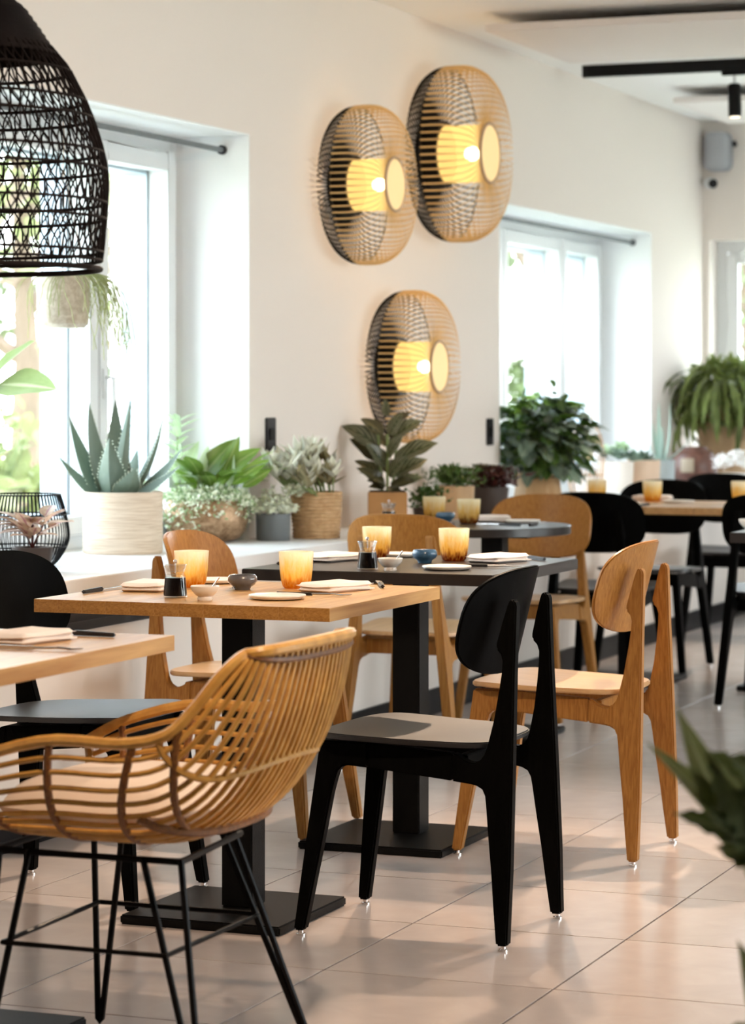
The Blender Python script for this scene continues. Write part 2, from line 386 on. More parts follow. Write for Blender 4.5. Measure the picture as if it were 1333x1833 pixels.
def smooth_path(pts, n=8, closed=False):
    """Catmull-Rom"""
    P = [Vector(p) for p in pts]; N = len(P); out = []
    for i in range(N if closed else N - 1):
        p0 = P[(i - 1) % N] if closed or i > 0 else P[i] * 2 - P[i + 1]
        p1 = P[i]; p2 = P[(i + 1) % N]
        p3 = P[(i + 2) % N] if closed or i < N - 2 else P[i + 1] * 2 - P[i]
        for k in range(n):
            t = k / n
            out.append(.5 * ((2 * p1) + (p2 - p0) * t + (2 * p0 - 5 * p1 + 4 * p2 - p3) * t * t + (3 * p1 - p0 - 3 * p2 + p3) * t ** 3))
    if not closed: out.append(P[-1])
    return out

# ================================================================== SETTING
XP, XW, XF = -3.52, -3.90, -4.185       # parapet face, upper wall face, window frame plane
ZL, ZC = .70, 2.778                     # ledge top, ceiling
Y0, Y1, XR = -3.0, 15.1, 4.5
WIN = [(6.2, 8.706, 2.14), (11.457, 13.996, 2.08)]

fl = MB().box(-4.5, XR + .3, Y0 - .3, Y1 + .5, -.12, -.004).build('floor', M['grout']); struct(fl)
tm = MB().box(-.2514, .2514, -.2638, .2638, -.012, 0).mesh('tile', M['tile'], smooth=False, bevel=.0005, bseg=1)
for i in range(-3, 12):
    for j in range(-3, 19):
        x = -1.67 + .508 * (i + .5) + .0; y = 5.25 + .5325 * (j + .5)
        if x - .25 < XP or x + .25 > XR or y - .27 < Y0 or y > 14.95: continue
        if y < 3.2 and x > .2: continue
        link('tile', tm, fl, (x, y, 0))
# narrow cut tiles along the parapet
xe = -1.67 - 3 * .508
ct = MB().box(XP + .002, xe - .002, -.2642, .2642, -.012, 0).mesh('tile', M['tile'], smooth=False, bevel=.0005, bseg=1)
for j in range(-6, 18):
    link('tile', ct, fl, (0, 5.25 + .5325 * (j + .5), 0))

b = MB()
ys = [Y0] + [v for a in WIN for v in a[:2]] + [Y1 + .5]
for k in range(0, len(ys), 2): b.box(-4.45, XW, ys[k], ys[k + 1], ZL - .02, ZC + .1)
for (a, c, zh) in WIN: b.box(-4.45, XW, a, c, zh, ZC + .1)
struct(b.build('wall_left', M['wall'], smooth=False))
struct(MB().box(-4.45, XP, Y0, Y1 + .5, -.1, ZL - .04).build('wall_parapet', M['parapet'], smooth=False))
struct(MB().box(-4.45, XP + .004, Y0, Y1 + .02, ZL - .04, ZL).build('trim_1', M['ledge'], smooth=False, bevel=.003))
struct(MB().box(XP, XP + .014, Y0, 14.72, 0, .097).build('baseboard_left', M['black_trim'], smooth=False, bevel=.003))
# end wall with one window
b = MB()
b.box(XW, -3.86, Y1, Y1 + .5, ZL - .02, ZC + .1); b.box(-3.86, -1.95, Y1, Y1 + .5, 2.096, ZC + .1)
b.box(-1.95, XR, Y1, Y1 + .5, -.1, ZC + .1)
struct(b.build('wall_end', M['wall'], smooth=False))
struct(MB().box(XP, -1.95, 14.72, Y1 + .5, -.1, ZL - .04).build('wall_end_parapet', M['parapet'], smooth=False))
struct(MB().box(XP + .004, -1.95, 14.716, Y1 + .5, ZL - .04, ZL).build('trim_2', M['ledge'], smooth=False, bevel=.003))
struct(MB().box(XP + .014, -1.95, 14.706, 14.72, 0, .097).build('baseboard_end', M['black_trim'], smooth=False, bevel=.003))
struct(MB().box(-4.45, XR + .3, Y0, Y1 + .5, ZC, ZC + .25).build('ceiling', M['ceiling'], smooth=False))
struct(MB().box(-4.45, XR + .3, Y0 - .3, Y0, -.1, ZC + .25).build('wall_front', M['wall'], smooth=False))
# right wall, unseen, with window bays added to let daylight in
b = MB(); yy = [Y0, 5.8, 8.6, 9.4, 12.2, Y1 + .5]
for k in range(0, len(yy), 2): b.box(XR, XR + .3, yy[k], yy[k + 1], -.1, ZC + .1)
for k in range(1, len(yy) - 1, 2):
    b.box(XR, XR + .3, yy[k], yy[k + 1], 2.4, ZC + .1); b.box(XR, XR + .3, yy[k], yy[k + 1], -.1, .3)
struct(b.build('wall_right', M['wall'], smooth=False))

def casement(name, y0, y1, z0, z1, splits, handle_at=None):
    """side window in the left wall: fixed frame, sashes between the given y splits, panes, grey outer reveal"""
    fr = MB(); x0, x1 = XF - .07, XF; w_ = .045
    fr.box(x0, x1, y0, y0 + w_, z0, z1); fr.box(x0, x1, y1 - w_, y1, z0, z1)
    fr.box(x0, x1, y0 + w_, y1 - w_, z0, z0 + w_); fr.box(x0, x1, y0 + w_, y1 - w_, z1 - w_ - .02, z1)
    f = struct(fr.build(name, M['white_frame'], smooth=False, bevel=.004))
    e = [y0 + w_] + splits + [y1 - w_]
    for a, c in zip(e[:-1], e[1:]):
        a += .004; c -= .004; za, zb = z0 + w_ + .004, z1 - w_ - .024; s_ = .062
        sb = MB(); sx0, sx1 = XF - .055, XF + .022
        sb.box(sx0, sx1, a, a + s_, za, zb); sb.box(sx0, sx1, c - s_, c, za, zb)
        sb.box(sx0, sx1, a + s_, c - s_, za, za + s_); sb.box(sx0, sx1, a + s_, c - s_, zb - s_, zb)
        sash = sb.build('sash', M['white_frame'], f, smooth=False, bevel=.005)
        MB().box(XF - .03, XF - .022, a + s_ - .005, c - s_ + .005, za + s_ - .005, zb - s_ + .005).build('pane', M['pane'], sash, smooth=False)
        # grey aluminium outer casing, seen through the glass
        ob = MB(); ox0, ox1 = XF - .16, XF - .06; t_ = .05
        ob.box(ox0, ox1, a + s_ - .03, a + s_ + .012, za, zb); ob.box(ox0, ox1, c - s_ - .012, c - s_ + .03, za, zb)
        ob.box(ox0, ox1, a, c, zb - s_ - .01, zb); ob.box(ox0, ox1, a, c, za, za + s_ + .01)
        ob.build('outer_casing', M['alu'], sash, smooth=False)
        if handle_at is not None and a < handle_at < c:
            hb = MB(); hb.box(XF + .022, XF + .03, handle_at - .014, handle_at + .014, 1.20, 1.30)
            hb.tube([(XF + .03, handle_at, 1.27), (XF + .06, handle_at, 1.27), (XF + .062, handle_at, 1.15)], .008, 8)
            hb.build('window_handle', M['white_frame'], sash)
    rl = MB(); t_ = .006
    rl.box(XF, XW + .001, y0, y0 + t_, z0, z1); rl.box(XF, XW + .001, y1 - t_, y1, z0, z1); rl.box(XF, XW + .001, y0 + t_, y1 - t_, z1 - t_, z1)
    rl.build('reveal_lining', M['reveal'], f, smooth=False)
    return f
casement('window_1', 6.2, 8.706, ZL, 2.14, [7.03, 8.06], 8.095)
casement('window_2', 11.457, 13.996, ZL, 2.08, [12.30, 13.25])
# window in the end wall
fr = MB(); yb = Y1 + .18
for a, c, z0, z1 in [(-3.86, -3.80, ZL, 2.096), (-2.01, -1.95, ZL, 2.096), (-3.80, -2.01, ZL, ZL + .06), (-3.80, -2.01, 2.03, 2.096), (-2.93, -2.85, ZL + .06, 2.03)]:
    fr.box(a, c, yb, yb + .07, z0, z1)
w4 = struct(fr.build('window_3', M['white_frame'], smooth=False, bevel=.004))
for a, c in ((-3.795, -2.935), (-2.845, -2.015)):
    sb = MB(); za, zb, s_ = ZL + .064, 2.026, .06
    sb.box(a, a + s_, yb - .02, yb + .05, za, zb); sb.box(c - s_, c, yb - .02, yb + .05, za, zb)
    sb.box(a + s_, c - s_, yb - .02, yb + .05, za, za + s_); sb.box(a + s_, c - s_, yb - .02, yb + .05, zb - s_, zb)
    sash = sb.build('sash', M['white_frame'], w4, smooth=False, bevel=.005)
    MB().box(a + .055, c - .055, yb + .02, yb + .028, za + .055, zb - .055).build('pane', M['pane'], sash, smooth=False)
# glazing of the added bays in the unseen right wall
for k in range(2):
    ya, yc = yy[1 + 2 * k], yy[2 + 2 * k]
    fr = MB(); xa = XR + .1
    for a, c, z0, z1 in [(ya, ya + .06, .3, 2.4), (yc - .06, yc, .3, 2.4), (ya + .06, yc - .06, .3, .36), (ya + .06, yc - .06, 2.34, 2.4)]:
        fr.box(xa, xa + .06, a, c, z0, z1)
    f = struct(fr.build('window_%d' % (4 + k), M['white_frame'], smooth=False))
    MB().box(xa + .025, xa + .032, ya + .05, yc - .05, .35, 2.35).build('pane', M['pane'], f, smooth=False)
struct(MB().box(-70, 60, -40, 90, -.5, -.35).build('ground', M['ground'], smooth=False))

# ceiling sails, hung a hand's breadth below the ceiling
for i, (y, d, lab) in enumerate([(10.40, 1.15, 'long felt ceiling panel with pinkish edge nearest above the tables'),
                                 (13.33, 1.15, 'long felt ceiling panel hung far off beyond the black light track'),
                                 ]):
    p = thing('ceiling_panel', lab, 'ceiling panel', (-1.3, y, 2.70), 0, 'hung ceiling panels')
    MB().box(-2.3, 2.3, 0, d, 0, .03).build('felt_board', M['panel_edge'], p, smooth=False, bevel=.003)
    for x in (-1.9, 0, 1.9):
        for q in (.2, d - .2):
            MB().tube([(x, q, .03), (x, q, ZC - 2.70)], .0015, 5).build('hanger_wire', M['steel'], p)

# ================================================================== CHAIRS
def chair_side(sgn, f):
    def at(u, z, s): return (u - .23, sgn * (.197 - .1065 * z + s), z)
    return at
REAR = [(-.013, .012), (.013, .012), (.022, .09), (.030, .17), (.040, .25), (.047, .313), (.050, .333), (.057, .347), (.070, .354), (.084, .357),
        (.13, .362), (.13, .424), (.117, .420), (.104, .411), (.090, .405), (.076, .404), (.063, .411), (.055, .422), (.050, .435), (.044, .46),
        (.036, .495), (.026, .56), (.021, .60), (.0195, .628), (.024, .643), (.035, .655), (.0345, .668), (.024, .71), (.0135, .748), (.009, .760),
        (.002, .766), (-.005, .762), (-.009, .75), (-.0095, .60), (-.013, .378), (-.015, .175)]
FRONT = [(.4935, .012), (.468, .012), (.440, .17), (.415, .32), (.408, .35), (.402, .370), (.392, .380), (.378, .3835), (.33, .3805), (.33, .437), (.4475, .437),
         (.452, .40), (.472, .22)]
RAIL = [(.1305, .3625), (.3295, .381), (.3295, .436), (.24, .431), (.1305, .4235)]
def sup(n, a, b, e, N=56):
    out = []
    for k in range(N):
        t = 2 * PI * k / N; c, s = math.cos(t), math.sin(t)
        out.append((a * math.copysign(abs(c) ** (2 / e), c), b * math.copysign(abs(s) ** (2 / e), s)))
    return out
def shell(outline, fn, t, rings=6):
    """curved panel of thickness t; fn(p,q)->(point, normal)"""
    mb = MB(); n = len(outline); V = []; F = []
    for side in (0, 1):
        base = len(V)
        p, nn = fn(0, 0); V.append(Vector(p) + Vector(nn) * (t * side))
        for r in range(1, rings + 1):
            k = r / rings
            for a, b_ in outline:
                p, nn = fn(a * k, b_ * k); V.append(Vector(p) + Vector(nn) * (t * side))
        for i in range(n):
            F.append((base, base + 1 + i, base + 1 + (i + 1) % n) if side else (base, base + 1 + (i + 1) % n, base + 1 + i))
        for r in range(rings - 1):
            o = base + 1 + r * n
            for i in range(n):
                q = (o + i, o + n + i, o + n + (i + 1) % n, o + (i + 1) % n); F.append(q if side else q[::-1])
    o0 = 1 + (rings - 1) * n; o1 = o0 + 1 + rings * n
    for i in range(n): F.append((o0 + i, o0 + (i + 1) % n, o1 + (i + 1) % n, o1 + i))
    return mb.add(V, F)
def back_fn(p, q):
    R = .34; a = p / R
    u = .026 - .25 * q + R * (1 - math.cos(a)); v = R * math.sin(a)
    n = Vector((math.cos(a), -math.sin(a), .22)).normalized()
    return (u - .23, v, .709 + q), n
def seat_fn(p, q):     # p forward (-.215..215) q lateral
    wv = 1 + .11 * p / .215
    z = .441 + .0095 * p / .215 - .010 * (1 - (p / .215) ** 2) * (1 - (q / .21) ** 2) + (.004 * max(0, -p / .215)) - .012 * max(0, (p - .14) / .075) ** 2 * .6
    return (.249 + p - .23, q * wv * .98, z), (0, 0, 1)
CH = {}
def make_chair(kind, label):
    wd = kind == 'oak'
    t = thing('dining_chair', label, 'chair')
    mleg = M['oak'] if wd else M['black']
    if not CH.get('m' + kind):
        me = {}
        for sgn in (-1, 1):
            me['rear', sgn] = MB().prism(REAR, chair_side(sgn, 1), .030).mesh('leg', mleg, bevel=.0045)
            me['front', sgn] = MB().prism(FRONT, chair_side(sgn, 1), .030).mesh('leg', mleg, bevel=.0045)
            me['rail', sgn] = MB().prism(RAIL, chair_side(sgn, 1), .026).mesh('side_rail', mleg, bevel=.002)
            me['gf', sgn] = MB().lathe([(0, 0), (.011, 0), (.011, .004), (.006, .005), (.006, .013), (0, .013)], 12, (.4805 - .23, sgn * .197, 0)).mesh('glide', M['steel'])
            me['gr', sgn] = MB().lathe([(0, 0), (.011, 0), (.011, .004), (.006, .005), (.006, .013), (0, .013)], 12, (-.23, sgn * .197, 0)).mesh('glide', M['steel'])
        me['fr'] = MB().box(.405 - .23, .43 - .23, -.145, .145, .385, .436).mesh('front_rail', mleg, bevel=.002)
        me['rr'] = MB().box(.10 - .23, .122 - .23, -.145, .145, .37, .418).mesh('rear_rail', mleg, bevel=.002)
        me['seat'] = shell(sup(0, .215, .21, 4.2), seat_fn, .013).mesh('seat', M['oak_seat'] if wd else M['black_seat'], bevel=.003, angle=60)
        me['back'] = shell(sup(0, .222, .120, 2.9), back_fn, .012).mesh('backrest', M['oak_back'] if wd else M['black'], bevel=.003, angle=60)
        CH['m' + kind] = me
    me = CH['m' + kind]
    link('seat', me['seat'], t); link('backrest', me['back'], t)
    for sgn in (-1, 1):
        l = link('leg', me['rear', sgn], t); link('glide', me['gr', sgn], l)
        l = link('leg', me['front', sgn], t); link('glide', me['gf', sgn], l)
        link('side_rail', me['rail', sgn], t)
    link('front_rail', me['fr'], t); link('rear_rail', me['rr'], t)
    return t
G1, G2 = 'oak dining chairs', 'black dining chairs'
def chair(kind, x, y, rz, label):
    """x,y: chair centre; rz: facing"""
    if kind not in CH: o = CH[kind] = make_chair(kind, label)
    else: o = dup(CH[kind], (0, 0, 0), 0, label)
    o.location = (x, y, 0); o.rotation_euler = (0, 0, rz); o['group'] = G1 if kind == 'oak' else G2
    return o
chair('black', -1.886 - .23, 5.764, PI, 'black wooden chair in front, its back turned to us beside the square oak table')
chair('oak', -1.911 - .23, 6.882, PI, 'oak chair standing free by the aisle behind the black one, curved back towards us')
chair('oak', -3.315 + .23, 6.885, 0, 'oak chair against the window ledge, back showing behind the square oak table')
chair('black', -3.300 + .23, 5.82, 0, 'black chair by the ledge with seat shining pale blue, behind the rattan armchair')
chair('oak', -3.09, 8.05 + .23, PI / 2, 'oak chair seen from behind between the square dark table and the round table')
chair('oak', -3.15, 9.83 - .23, -PI / 2, 'oak chair on the far side of the round table')
chair('black', -3.06, 10.07 + .23, PI / 2, 'black chair seen squarely from behind, just past the round table')
chair('black', -3.17, 11.65 - .23, -PI / 2, 'black chair with blue sheen on the far side of the oak pair of tables')
chair('black', -3.17, 12.62 + .23, PI / 2, 'farthest black chair, below the fern at the end wall')
chair('black', -2.36, 10.13 + .23, PI / 2, 'black chair cut off by the picture edge, behind the small dark table')

# ================================================================== TABLES
def legs_col(t, half, h0, cx=0, cy=0, col=.039, cc=None):
    MB().box(cx - half, cx + half, cy - half, cy + half, 0, .022).build('base_plate', M['black_steel'], t, smooth=False, bevel=.004)
    cx, cy = cc or (cx, cy)
    MB().box(cx - col, cx + col, cy - col, cy + col, .022, h0 - .006).build('column', M['black_steel'], t, smooth=False, bevel=.003)
    MB().box(cx - .18, cx + .18, cy - .18, cy + .18, h0 - .006, h0 - .0005).build('mounting_plate', M['black_steel'], t, smooth=False)
def stave_top(t, x0, x1, y0, y1, n=12):
    p = bpy.data.objects.new('tabletop', None); COL.objects.link(p); p.parent = t
    wd = (x1 - x0) / n
    me = MB().box(-wd / 2, wd / 2, y0, y1, .72, .75).mesh('stave', M['stave'], smooth=False, bevel=.0005, bseg=1)
    for k in range(n): link('stave', me, p, (x0 + wd * (k + .5), 0, 0))
t0 = thing('dining_table', 'oak block table cut off by the picture edge, in front of the rattan armchair', 'table', (-2.635, 4.37, 0))
stave_top(t0, -.36, .36, -.36, .353); legs_col(t0, .232, .72)
t1 = thing('dining_table', 'square oak block table with black post next to the rattan armchair', 'table', (-2.606, 5.785, 0))
stave_top(t1, -.366, .366, -.355, .348); legs_col(t1, .20, .72, .005, -.06, cc=(.02, -.045))
t2 = thing('dining_table', 'square dark brown table between two oak chairs', 'table', (-2.605, 6.93, 0))
MB().box(-.355, .355, -.373, .375, .72, .75).build('tabletop', M['dark_top'], t2, smooth=False, bevel=.002); legs_col(t2, .205, .72, -.007, -.12, cc=(.015, -.07))
t3 = thing('dining_table', 'round dark topped table reaching over the window ledge', 'table', (-3.17, 9.03, 0))
MB().lathe([(0, .72), (.345, .72), (.347, .722), (.347, .748), (.345, .75), (0, .75)], 72).build('tabletop', M['dark_top'], t3); legs_col(t3, .2, .72, .08, 0)
t4 = thing('dining_table', 'far oak table laid with amber glass, nearer the wall of the joined pair', 'table', (-3.145, 11.0, 0))
MB().box(-.354, .354, -.35, .35, .72, .75).build('tabletop', M['pale_oak'], t4, smooth=False, bevel=.002); legs_col(t4, .2, .72, 0, -.06)
t5 = thing('dining_table', 'far oak table of the joined pair, half behind the cut-off black chair', 'table', (-2.434, 11.0, 0))
MB().box(-.354, .354, -.352, .35, .72, .75).build('tabletop', M['pale_oak'], t5, smooth=False, bevel=.002); legs_col(t5, .2, .72, 0, -.06)
t6 = thing('dining_table', 'small dark table at the picture edge holding a white bowl', 'table', (-1.835, 9.19, 0))
MB().box(-.355, .355, -.355, .355, .715, .75).build('tabletop', M['dark_top'], t6, smooth=False, bevel=.002); legs_col(t6, .2, .715)
t7 = thing('dining_table', 'farthest table under the white flowers by the end wall', 'table', (-2.98, 13.62, 0))
MB().box(-.5, .5, -.35, .35, .72, .75).build('tabletop', M['dark_top'], t7, smooth=False, bevel=.002); legs_col(t7, .24, .72)

# ---- tableware
ZT = .75
def glass_mesh(m):
    prof = [(0, .004), (.022, .003), (.028, .0), (.032, .004), (.036, .018), (.0395, .045), (.0425, .088), (.0405, .088), (.0375, .045), (.034, .020), (.028, .010), (0, .009)]
    return MB().lathe(prof, 72, (0, 0, 0), lambda a, i: 1 + (.018 * math.cos(24 * a) if 3 <= i <= 5 else 0)).mesh('drinking_glass', m)
gm = glass_mesh(M['amber']); gl = glass_mesh(M['amber_light'])
def put(name, me, x, y, label, cat, rz=0, group=None, z=ZT, s=1):
    o = link(name, me, None, (x, y, z)); o.rotation_euler = (0, 0, rz); o.scale = (s, s, s); return tag(o, label, cat, group)
GG = 'amber drinking glasses'
put('drinking_glass', gl, -2.799, 5.905, 'frosted amber glass just behind the soy bottle on the near oak table', 'glass', group=GG)
put('drinking_glass', gl, -2.548, 5.965, 'bright amber glass by the folded napkin in the middle of the near oak table', 'glass', group=GG)
put('drinking_glass', gm, -2.799, 7.14, 'pale amber glass behind the soy bottle on the square dark table', 'glass', group=GG)
put('drinking_glass', gm, -2.547, 7.09, 'brown-footed amber glass right of the blue bowl on the square dark table', 'glass', group=GG, s=1.03)
put('drinking_glass', gm, -3.40, 9.25, 'amber glass by the pale blue bowl, farther one on the round table', 'glass', group=GG)
put('drinking_glass', gm, -3.209, 9.09, 'amber glass with dark brown foot, nearer one on the round table', 'glass', group=GG)
put('drinking_glass', gl, -3.12, 11.22, 'orange amber glass alone at the front of the far oak pair of tables', 'glass', group=GG)
put('drinking_glass', gl, -3.39, 11.29, 'amber glass half hidden behind the black chair at the far oak pair', 'glass', group=GG)
put('drinking_glass', gl, -2.75, 11.30, 'amber glass at the picture edge on the far oak pair', 'glass', group=GG)
put('drinking_glass', gm, -2.685, 4.60, 'amber glass cut by the picture edge on the nearest table', 'glass', group=GG)

def carafe(x, y, label):
    t = thing('sauce_bottle', label, 'bottle', (x, y, ZT), 0, 'soy sauce bottles')
    MB().lathe([(0, .0), (.026, 0), (.0285, .003), (.0275, .012), (.0235, .050), (.0235, .052), (.022, .052), (.0255, .012), (.026, .005), (0, .005)], 32).build('bottle_body', M['clear'], t)
    MB().lathe([(0, .0035), (.0262, .004), (.0272, .010), (.0235, .046), (0, .0465)], 32).build('sauce', M['soy'], t)
    MB().lathe([(0, .052), (.019, .052), (.020, .056), (.026, .0745), (.0275, .075), (.0265, .076), (.019, .060), (0, .058)], 32).build('stopper', M['clear_top'], t)
    MB().tube([(0, 0, .056), (0, 0, .078)], .0018, 8).lathe([(0, .078), (.004, .079), (.005, .083), (.003, .087), (0, .088)], 12).build('spout', M['steel'], t)
    return t
carafe(-2.691, 5.59, 'soy sauce bottle with glass stopper on the near oak table')
carafe(-2.634, 6.65, 'soy sauce bottle with glass stopper on the square dark table')
carafe(-3.455, 8.93, 'soy sauce bottle on the round table, peeping over the oak chair back')
bowlp = [(0, 0), (.016, 0), (.0175, .004), (.016, .009), (.023, .014), (.031, .024), (.033, .032), (.032, .0335), (.030, .032), (.027, .022), (.018, .013), (0, .011)]
rbowl = [(0, 0), (.018, 0), (.020, .004), (.021, .007), (.030, .013), (.0355, .022), (.0345, .031), (.031, .036), (.029, .035), (.031, .028), (.029, .020), (.018, .012), (0, .010)]
def bowl(prof, m): return MB().lathe(prof, 40).mesh('bowl', M[m])
GB = 'small bowls'
put('bowl', bowl(rbowl, 'ceramic_grey'), -2.645, 5.865, 'small round dark grey bowl on the near oak table', 'bowl', group=GB)
put('bowl', bowl(rbowl, 'ceramic_blue'), -2.59, 6.97, 'small round blue bowl on the square dark table', 'bowl', group=GB)
put('bowl', bowl(rbowl, 'ceramic_blue'), -3.32, 9.15, 'small pale blue bowl on the round table', 'bowl', group=GB)
wb = bowl(bowlp, 'ceramic_white')
for x, y, lab, sp in [(-2.59, 5.535, 'small white bowl holding a spoon on the near oak table', 1), (-2.561, 6.63, 'small white bowl beside the soy bottle on the square dark table', 1),
                  (-2.13, 8.90, 'white bowl on the small dark table at the picture edge', 0)]:
    put('bowl', wb, x, y, lab, 'bowl', group=GB, s=1 if sp else 1.3)
    if sp:
        o = MB().tube([(0, 0, .014), (.010, .004, .022), (.022, .010, .040), (.030, .013, .052)], [.005, .002, .0016, .002], 8).build('spoon', M['steel'])
        o.location = (x, y, ZT); tag(o, 'tiny metal spoon standing in the white bowl of the ' + ('near oak table' if y < 6 else 'square dark table'), 'spoon')
plate = MB().lathe([(0, 0), (.045, 0), (.062, .003), (.066, .008), (.0655, .0105), (.063, .0095), (.055, .006), (0, .005)], 48).mesh('side_plate', M['ceramic_white'])
GP = 'small white plates'
PL = [(-2.452, 5.63, 'small white plate at the front of the near oak table'), (-2.80, 6.055, 'white plate near the far edge of the near oak table'),
      (-2.436, 6.725, 'small white plate at the front of the square dark table'), (-2.764, 7.20, 'white plate at the far side of the square dark table'),
      (-3.05, 9.22, 'white plate with cutlery across it on the round table'), (-2.97, 11.10, 'white plate on the far oak pair of tables')]
for x, y, lab in PL: put('side_plate', plate, x, y, lab, 'plate', group=GP)
def napkin_mesh():
    mb = MB()
    for k in range(2):
        o = .002 * k; z0 = .0095 * k; n = 14; V = []; F = []
        def h(u, v): return .0035 * math.sin(5 * u + 2 * k) * math.cos(4 * v + k)
        for s in (0, 1):
            for i in range(n + 1):
                for j in range(n + 1):
                    u, v = i / n, j / n
                    eg = min(u, 1 - u, v, 1 - v); r = .0068 * (1 - math.sqrt(max(0, 1 - (1 - min(1, eg / .07)) ** 2)))
                    V.append((-.085 + .17 * u - (o if u > .5 else -o), -.052 + .104 * v + o * .5, z0 + (.0125 - r + h(u, v) * .9 if s else r * .8 + (h(u, v) * .5 if k else 0))))
        N = (n + 1) ** 2
        for i in range(n):
            for j in range(n):
                a = i * (n + 1) + j; F.append((a, a + 1, a + n + 2, a + n + 1)); F.append((N + a, N + a + n + 1, N + a + n + 2, N + a + 1))
        for i in range(n):
            F.append((i, N + i, N + i + 1, i + 1)); a = n * (n + 1) + i; F.append((a, a + 1, N + a + 1, N + a))
            a = i * (n + 1); F.append((a, a + n + 1, N + a + n + 1, N + a)); a += n; F.append((a, N + a, N + a + n + 1, a + n + 1))
        mb.add(V, F)
    return mb.mesh('napkin', M['linen'])
nm = napkin_mesh(); GN = 'folded white napkins'
NK = [(-2.425, 5.915, PI / 2 - .3, 'folded white napkin on the aisle side of the near oak table'), (-2.845, 5.78, PI / 2 + .12, 'folded white napkin on the window side of the near oak table'),
      (-2.415, 7.09, PI / 2 - .3, 'folded white napkin on the aisle side of the square dark table'), (-2.862, 6.96, PI / 2 - .3, 'folded white napkin on the window side of the square dark table'),
      (-3.20, 9.27, .3, 'folded white napkin on the round table'), (-3.15, 11.325, .1, 'folded white napkin behind the amber glass on the far oak pair'),
      (-2.475, 4.50, PI / 2 - .15, 'folded napkin under a fork on the nearest table')]
for x, y, rz, lab in NK: put('napkin', nm, x, y, lab, 'napkin', rz, GN)

def knife(a, c, label, z=ZT):
    d = Vector(c) - Vector(a); L = d.length
    t = thing('table_knife', label, 'knife', (a[0], a[1], z), math.atan2(d.y, d.x), 'table knives')
    h = .095
    MB().add([(0, -.005, .001), (h, -.0065, .001), (h, .0065, .001), (0, .005, .001), (0, -.005, .009), (h, -.0065, .011), (h, .0065, .011), (0, .005, .009)],
             [(0, 3, 2, 1), (4, 5, 6, 7), (0, 1, 5, 4), (1, 2, 6, 5), (2, 3, 7, 6), (3, 0, 4, 7)]).build('handle', M['black_handle'], t, bevel=.0025)
    MB().prism([(h - .002, -.006), (h + .09, -.0085), (h + .112, -.003), (h + .118, .006), (h - .002, .005)], lambda p, q, s: (p, q, .0042 + s), .0016).build('blade', M['steel'], t)
    return t
def fork(a, c, label, z=ZT, hm='black_handle'):
    d = Vector(c) - Vector(a)
    t = thing('table_fork', label, 'fork', (a[0], a[1], z), math.atan2(d.y, d.x), 'table forks')
    h = .09
    MB().add([(0, -.005, .001), (h, -.004, .001), (h, .004, .001), (0, .005, .001), (0, -.005, .009), (h, -.004, .008), (h, .004, .008), (0, .005, .009)],
             [(0, 3, 2, 1), (4, 5, 6, 7), (0, 1, 5, 4), (1, 2, 6, 5), (2, 3, 7, 6), (3, 0, 4, 7)]).build('handle', M[hm], t, bevel=.002)
    mb = MB().tube([(h - .002, 0, .0045), (h + .03, 0, .005), (h + .05, 0, .006)], .0024, 8)
    for q in (-.0075, -.0025, .0025, .0075): mb.tube([(h + .045, q * .6, .0055), (h + .056, q, .005), (h + .072, q, .0035), (h + .092, q * .96, .005)], [.0022, .0014, .0013, .0009], 6)
    mb.build('tines', M['steel'], t); return t
knife((-2.345, 6.02), (-2.455, 5.80 + .26), 'black handled knife past the napkin, aisle side of the near oak table').rotation_euler.z = 2.0
fork((-2.50, 5.735), (-2.33, 5.75), 'black handled fork across the front of the near oak table')
knife((-2.935, 5.60), (-2.935, 5.80), 'black handled knife at the window side of the near oak table')
fork((-2.70, 6.02), (-2.66, 5.84), 'fork lying flat behind the grey bowl on the near oak table')
knife((-2.305, 7.17), (-2.40, 7.26), 'black handled knife past the napkin, aisle side of the square dark table')
fork((-2.45, 6.835), (-2.28, 6.85), 'black handled fork across the front of the square dark table')
knife((-2.925, 6.72), (-2.93, 6.9), 'black handled knife at the window side of the square dark table')
fork((-2.97, 8.96), (-3.13, 9.00), 'fork on the near edge of the round table')
knife((-2.945, 8.98), (-2.95, 9.12), 'knife resting by the white plate on the round table')
knife((-3.03, 10.72), (-3.02, 10.9), 'knife at the front edge of the far oak pair')
fork((-2.47, 4.345), (-2.31, 4.36), 'silver fork lying before the napkin on the nearest table', hm='steel')
knife((-2.36, 4.635), (-2.47, 4.645), 'black handled knife past the napkin on the nearest table')

# ================================================================== RATTAN ARMCHAIR
rc = thing('rattan_armchair', 'rattan bucket armchair on black wire legs in the foreground', 'armchair', (-2.15, 4.40, 0))
ox, oy = -2.15, 4.40
# hoops from front to top of the back: (rim x, rim z, half width, centre x, centre z)
HO = [(-2.435, .545, .265, -2.41, .435), (-2.36, .585, .28, -2.34, .425), (-2.22, .622, .29, -2.24, .420), (-2.08, .622, .288, -2.14, .420), (-2.00, .640, .28, -2.05, .428),
      (-1.955, .685, .265, -1.965, .470), (-1.92, .735, .245, -1.895, .56), (-1.895, .765, .225, -1.85, .67), (-1.885, .775, .205, -1.825, .785)]
HP = [Vector(h + ()) if False else h for h in HO]
def hoop(s):
    k = max(0, min(len(HO) - 1.0001, s * (len(HO) - 1))); i = int(k); t = k - i
    g = lambda j: HO[max(0, min(len(HO) - 1, j))]
    out = []
    for c in range(5):
        p0, p1, p2, p3 = g(i - 1)[c], g(i)[c], g(i + 1)[c], g(i + 2)[c]
        out.append(.5 * ((2 * p1) + (p2 - p0) * t + (2 * p0 - 5 * p1 + 4 * p2 - p3) * t * t + (3 * p1 - p0 - 3 * p2 + p3) * t ** 3))
    return out
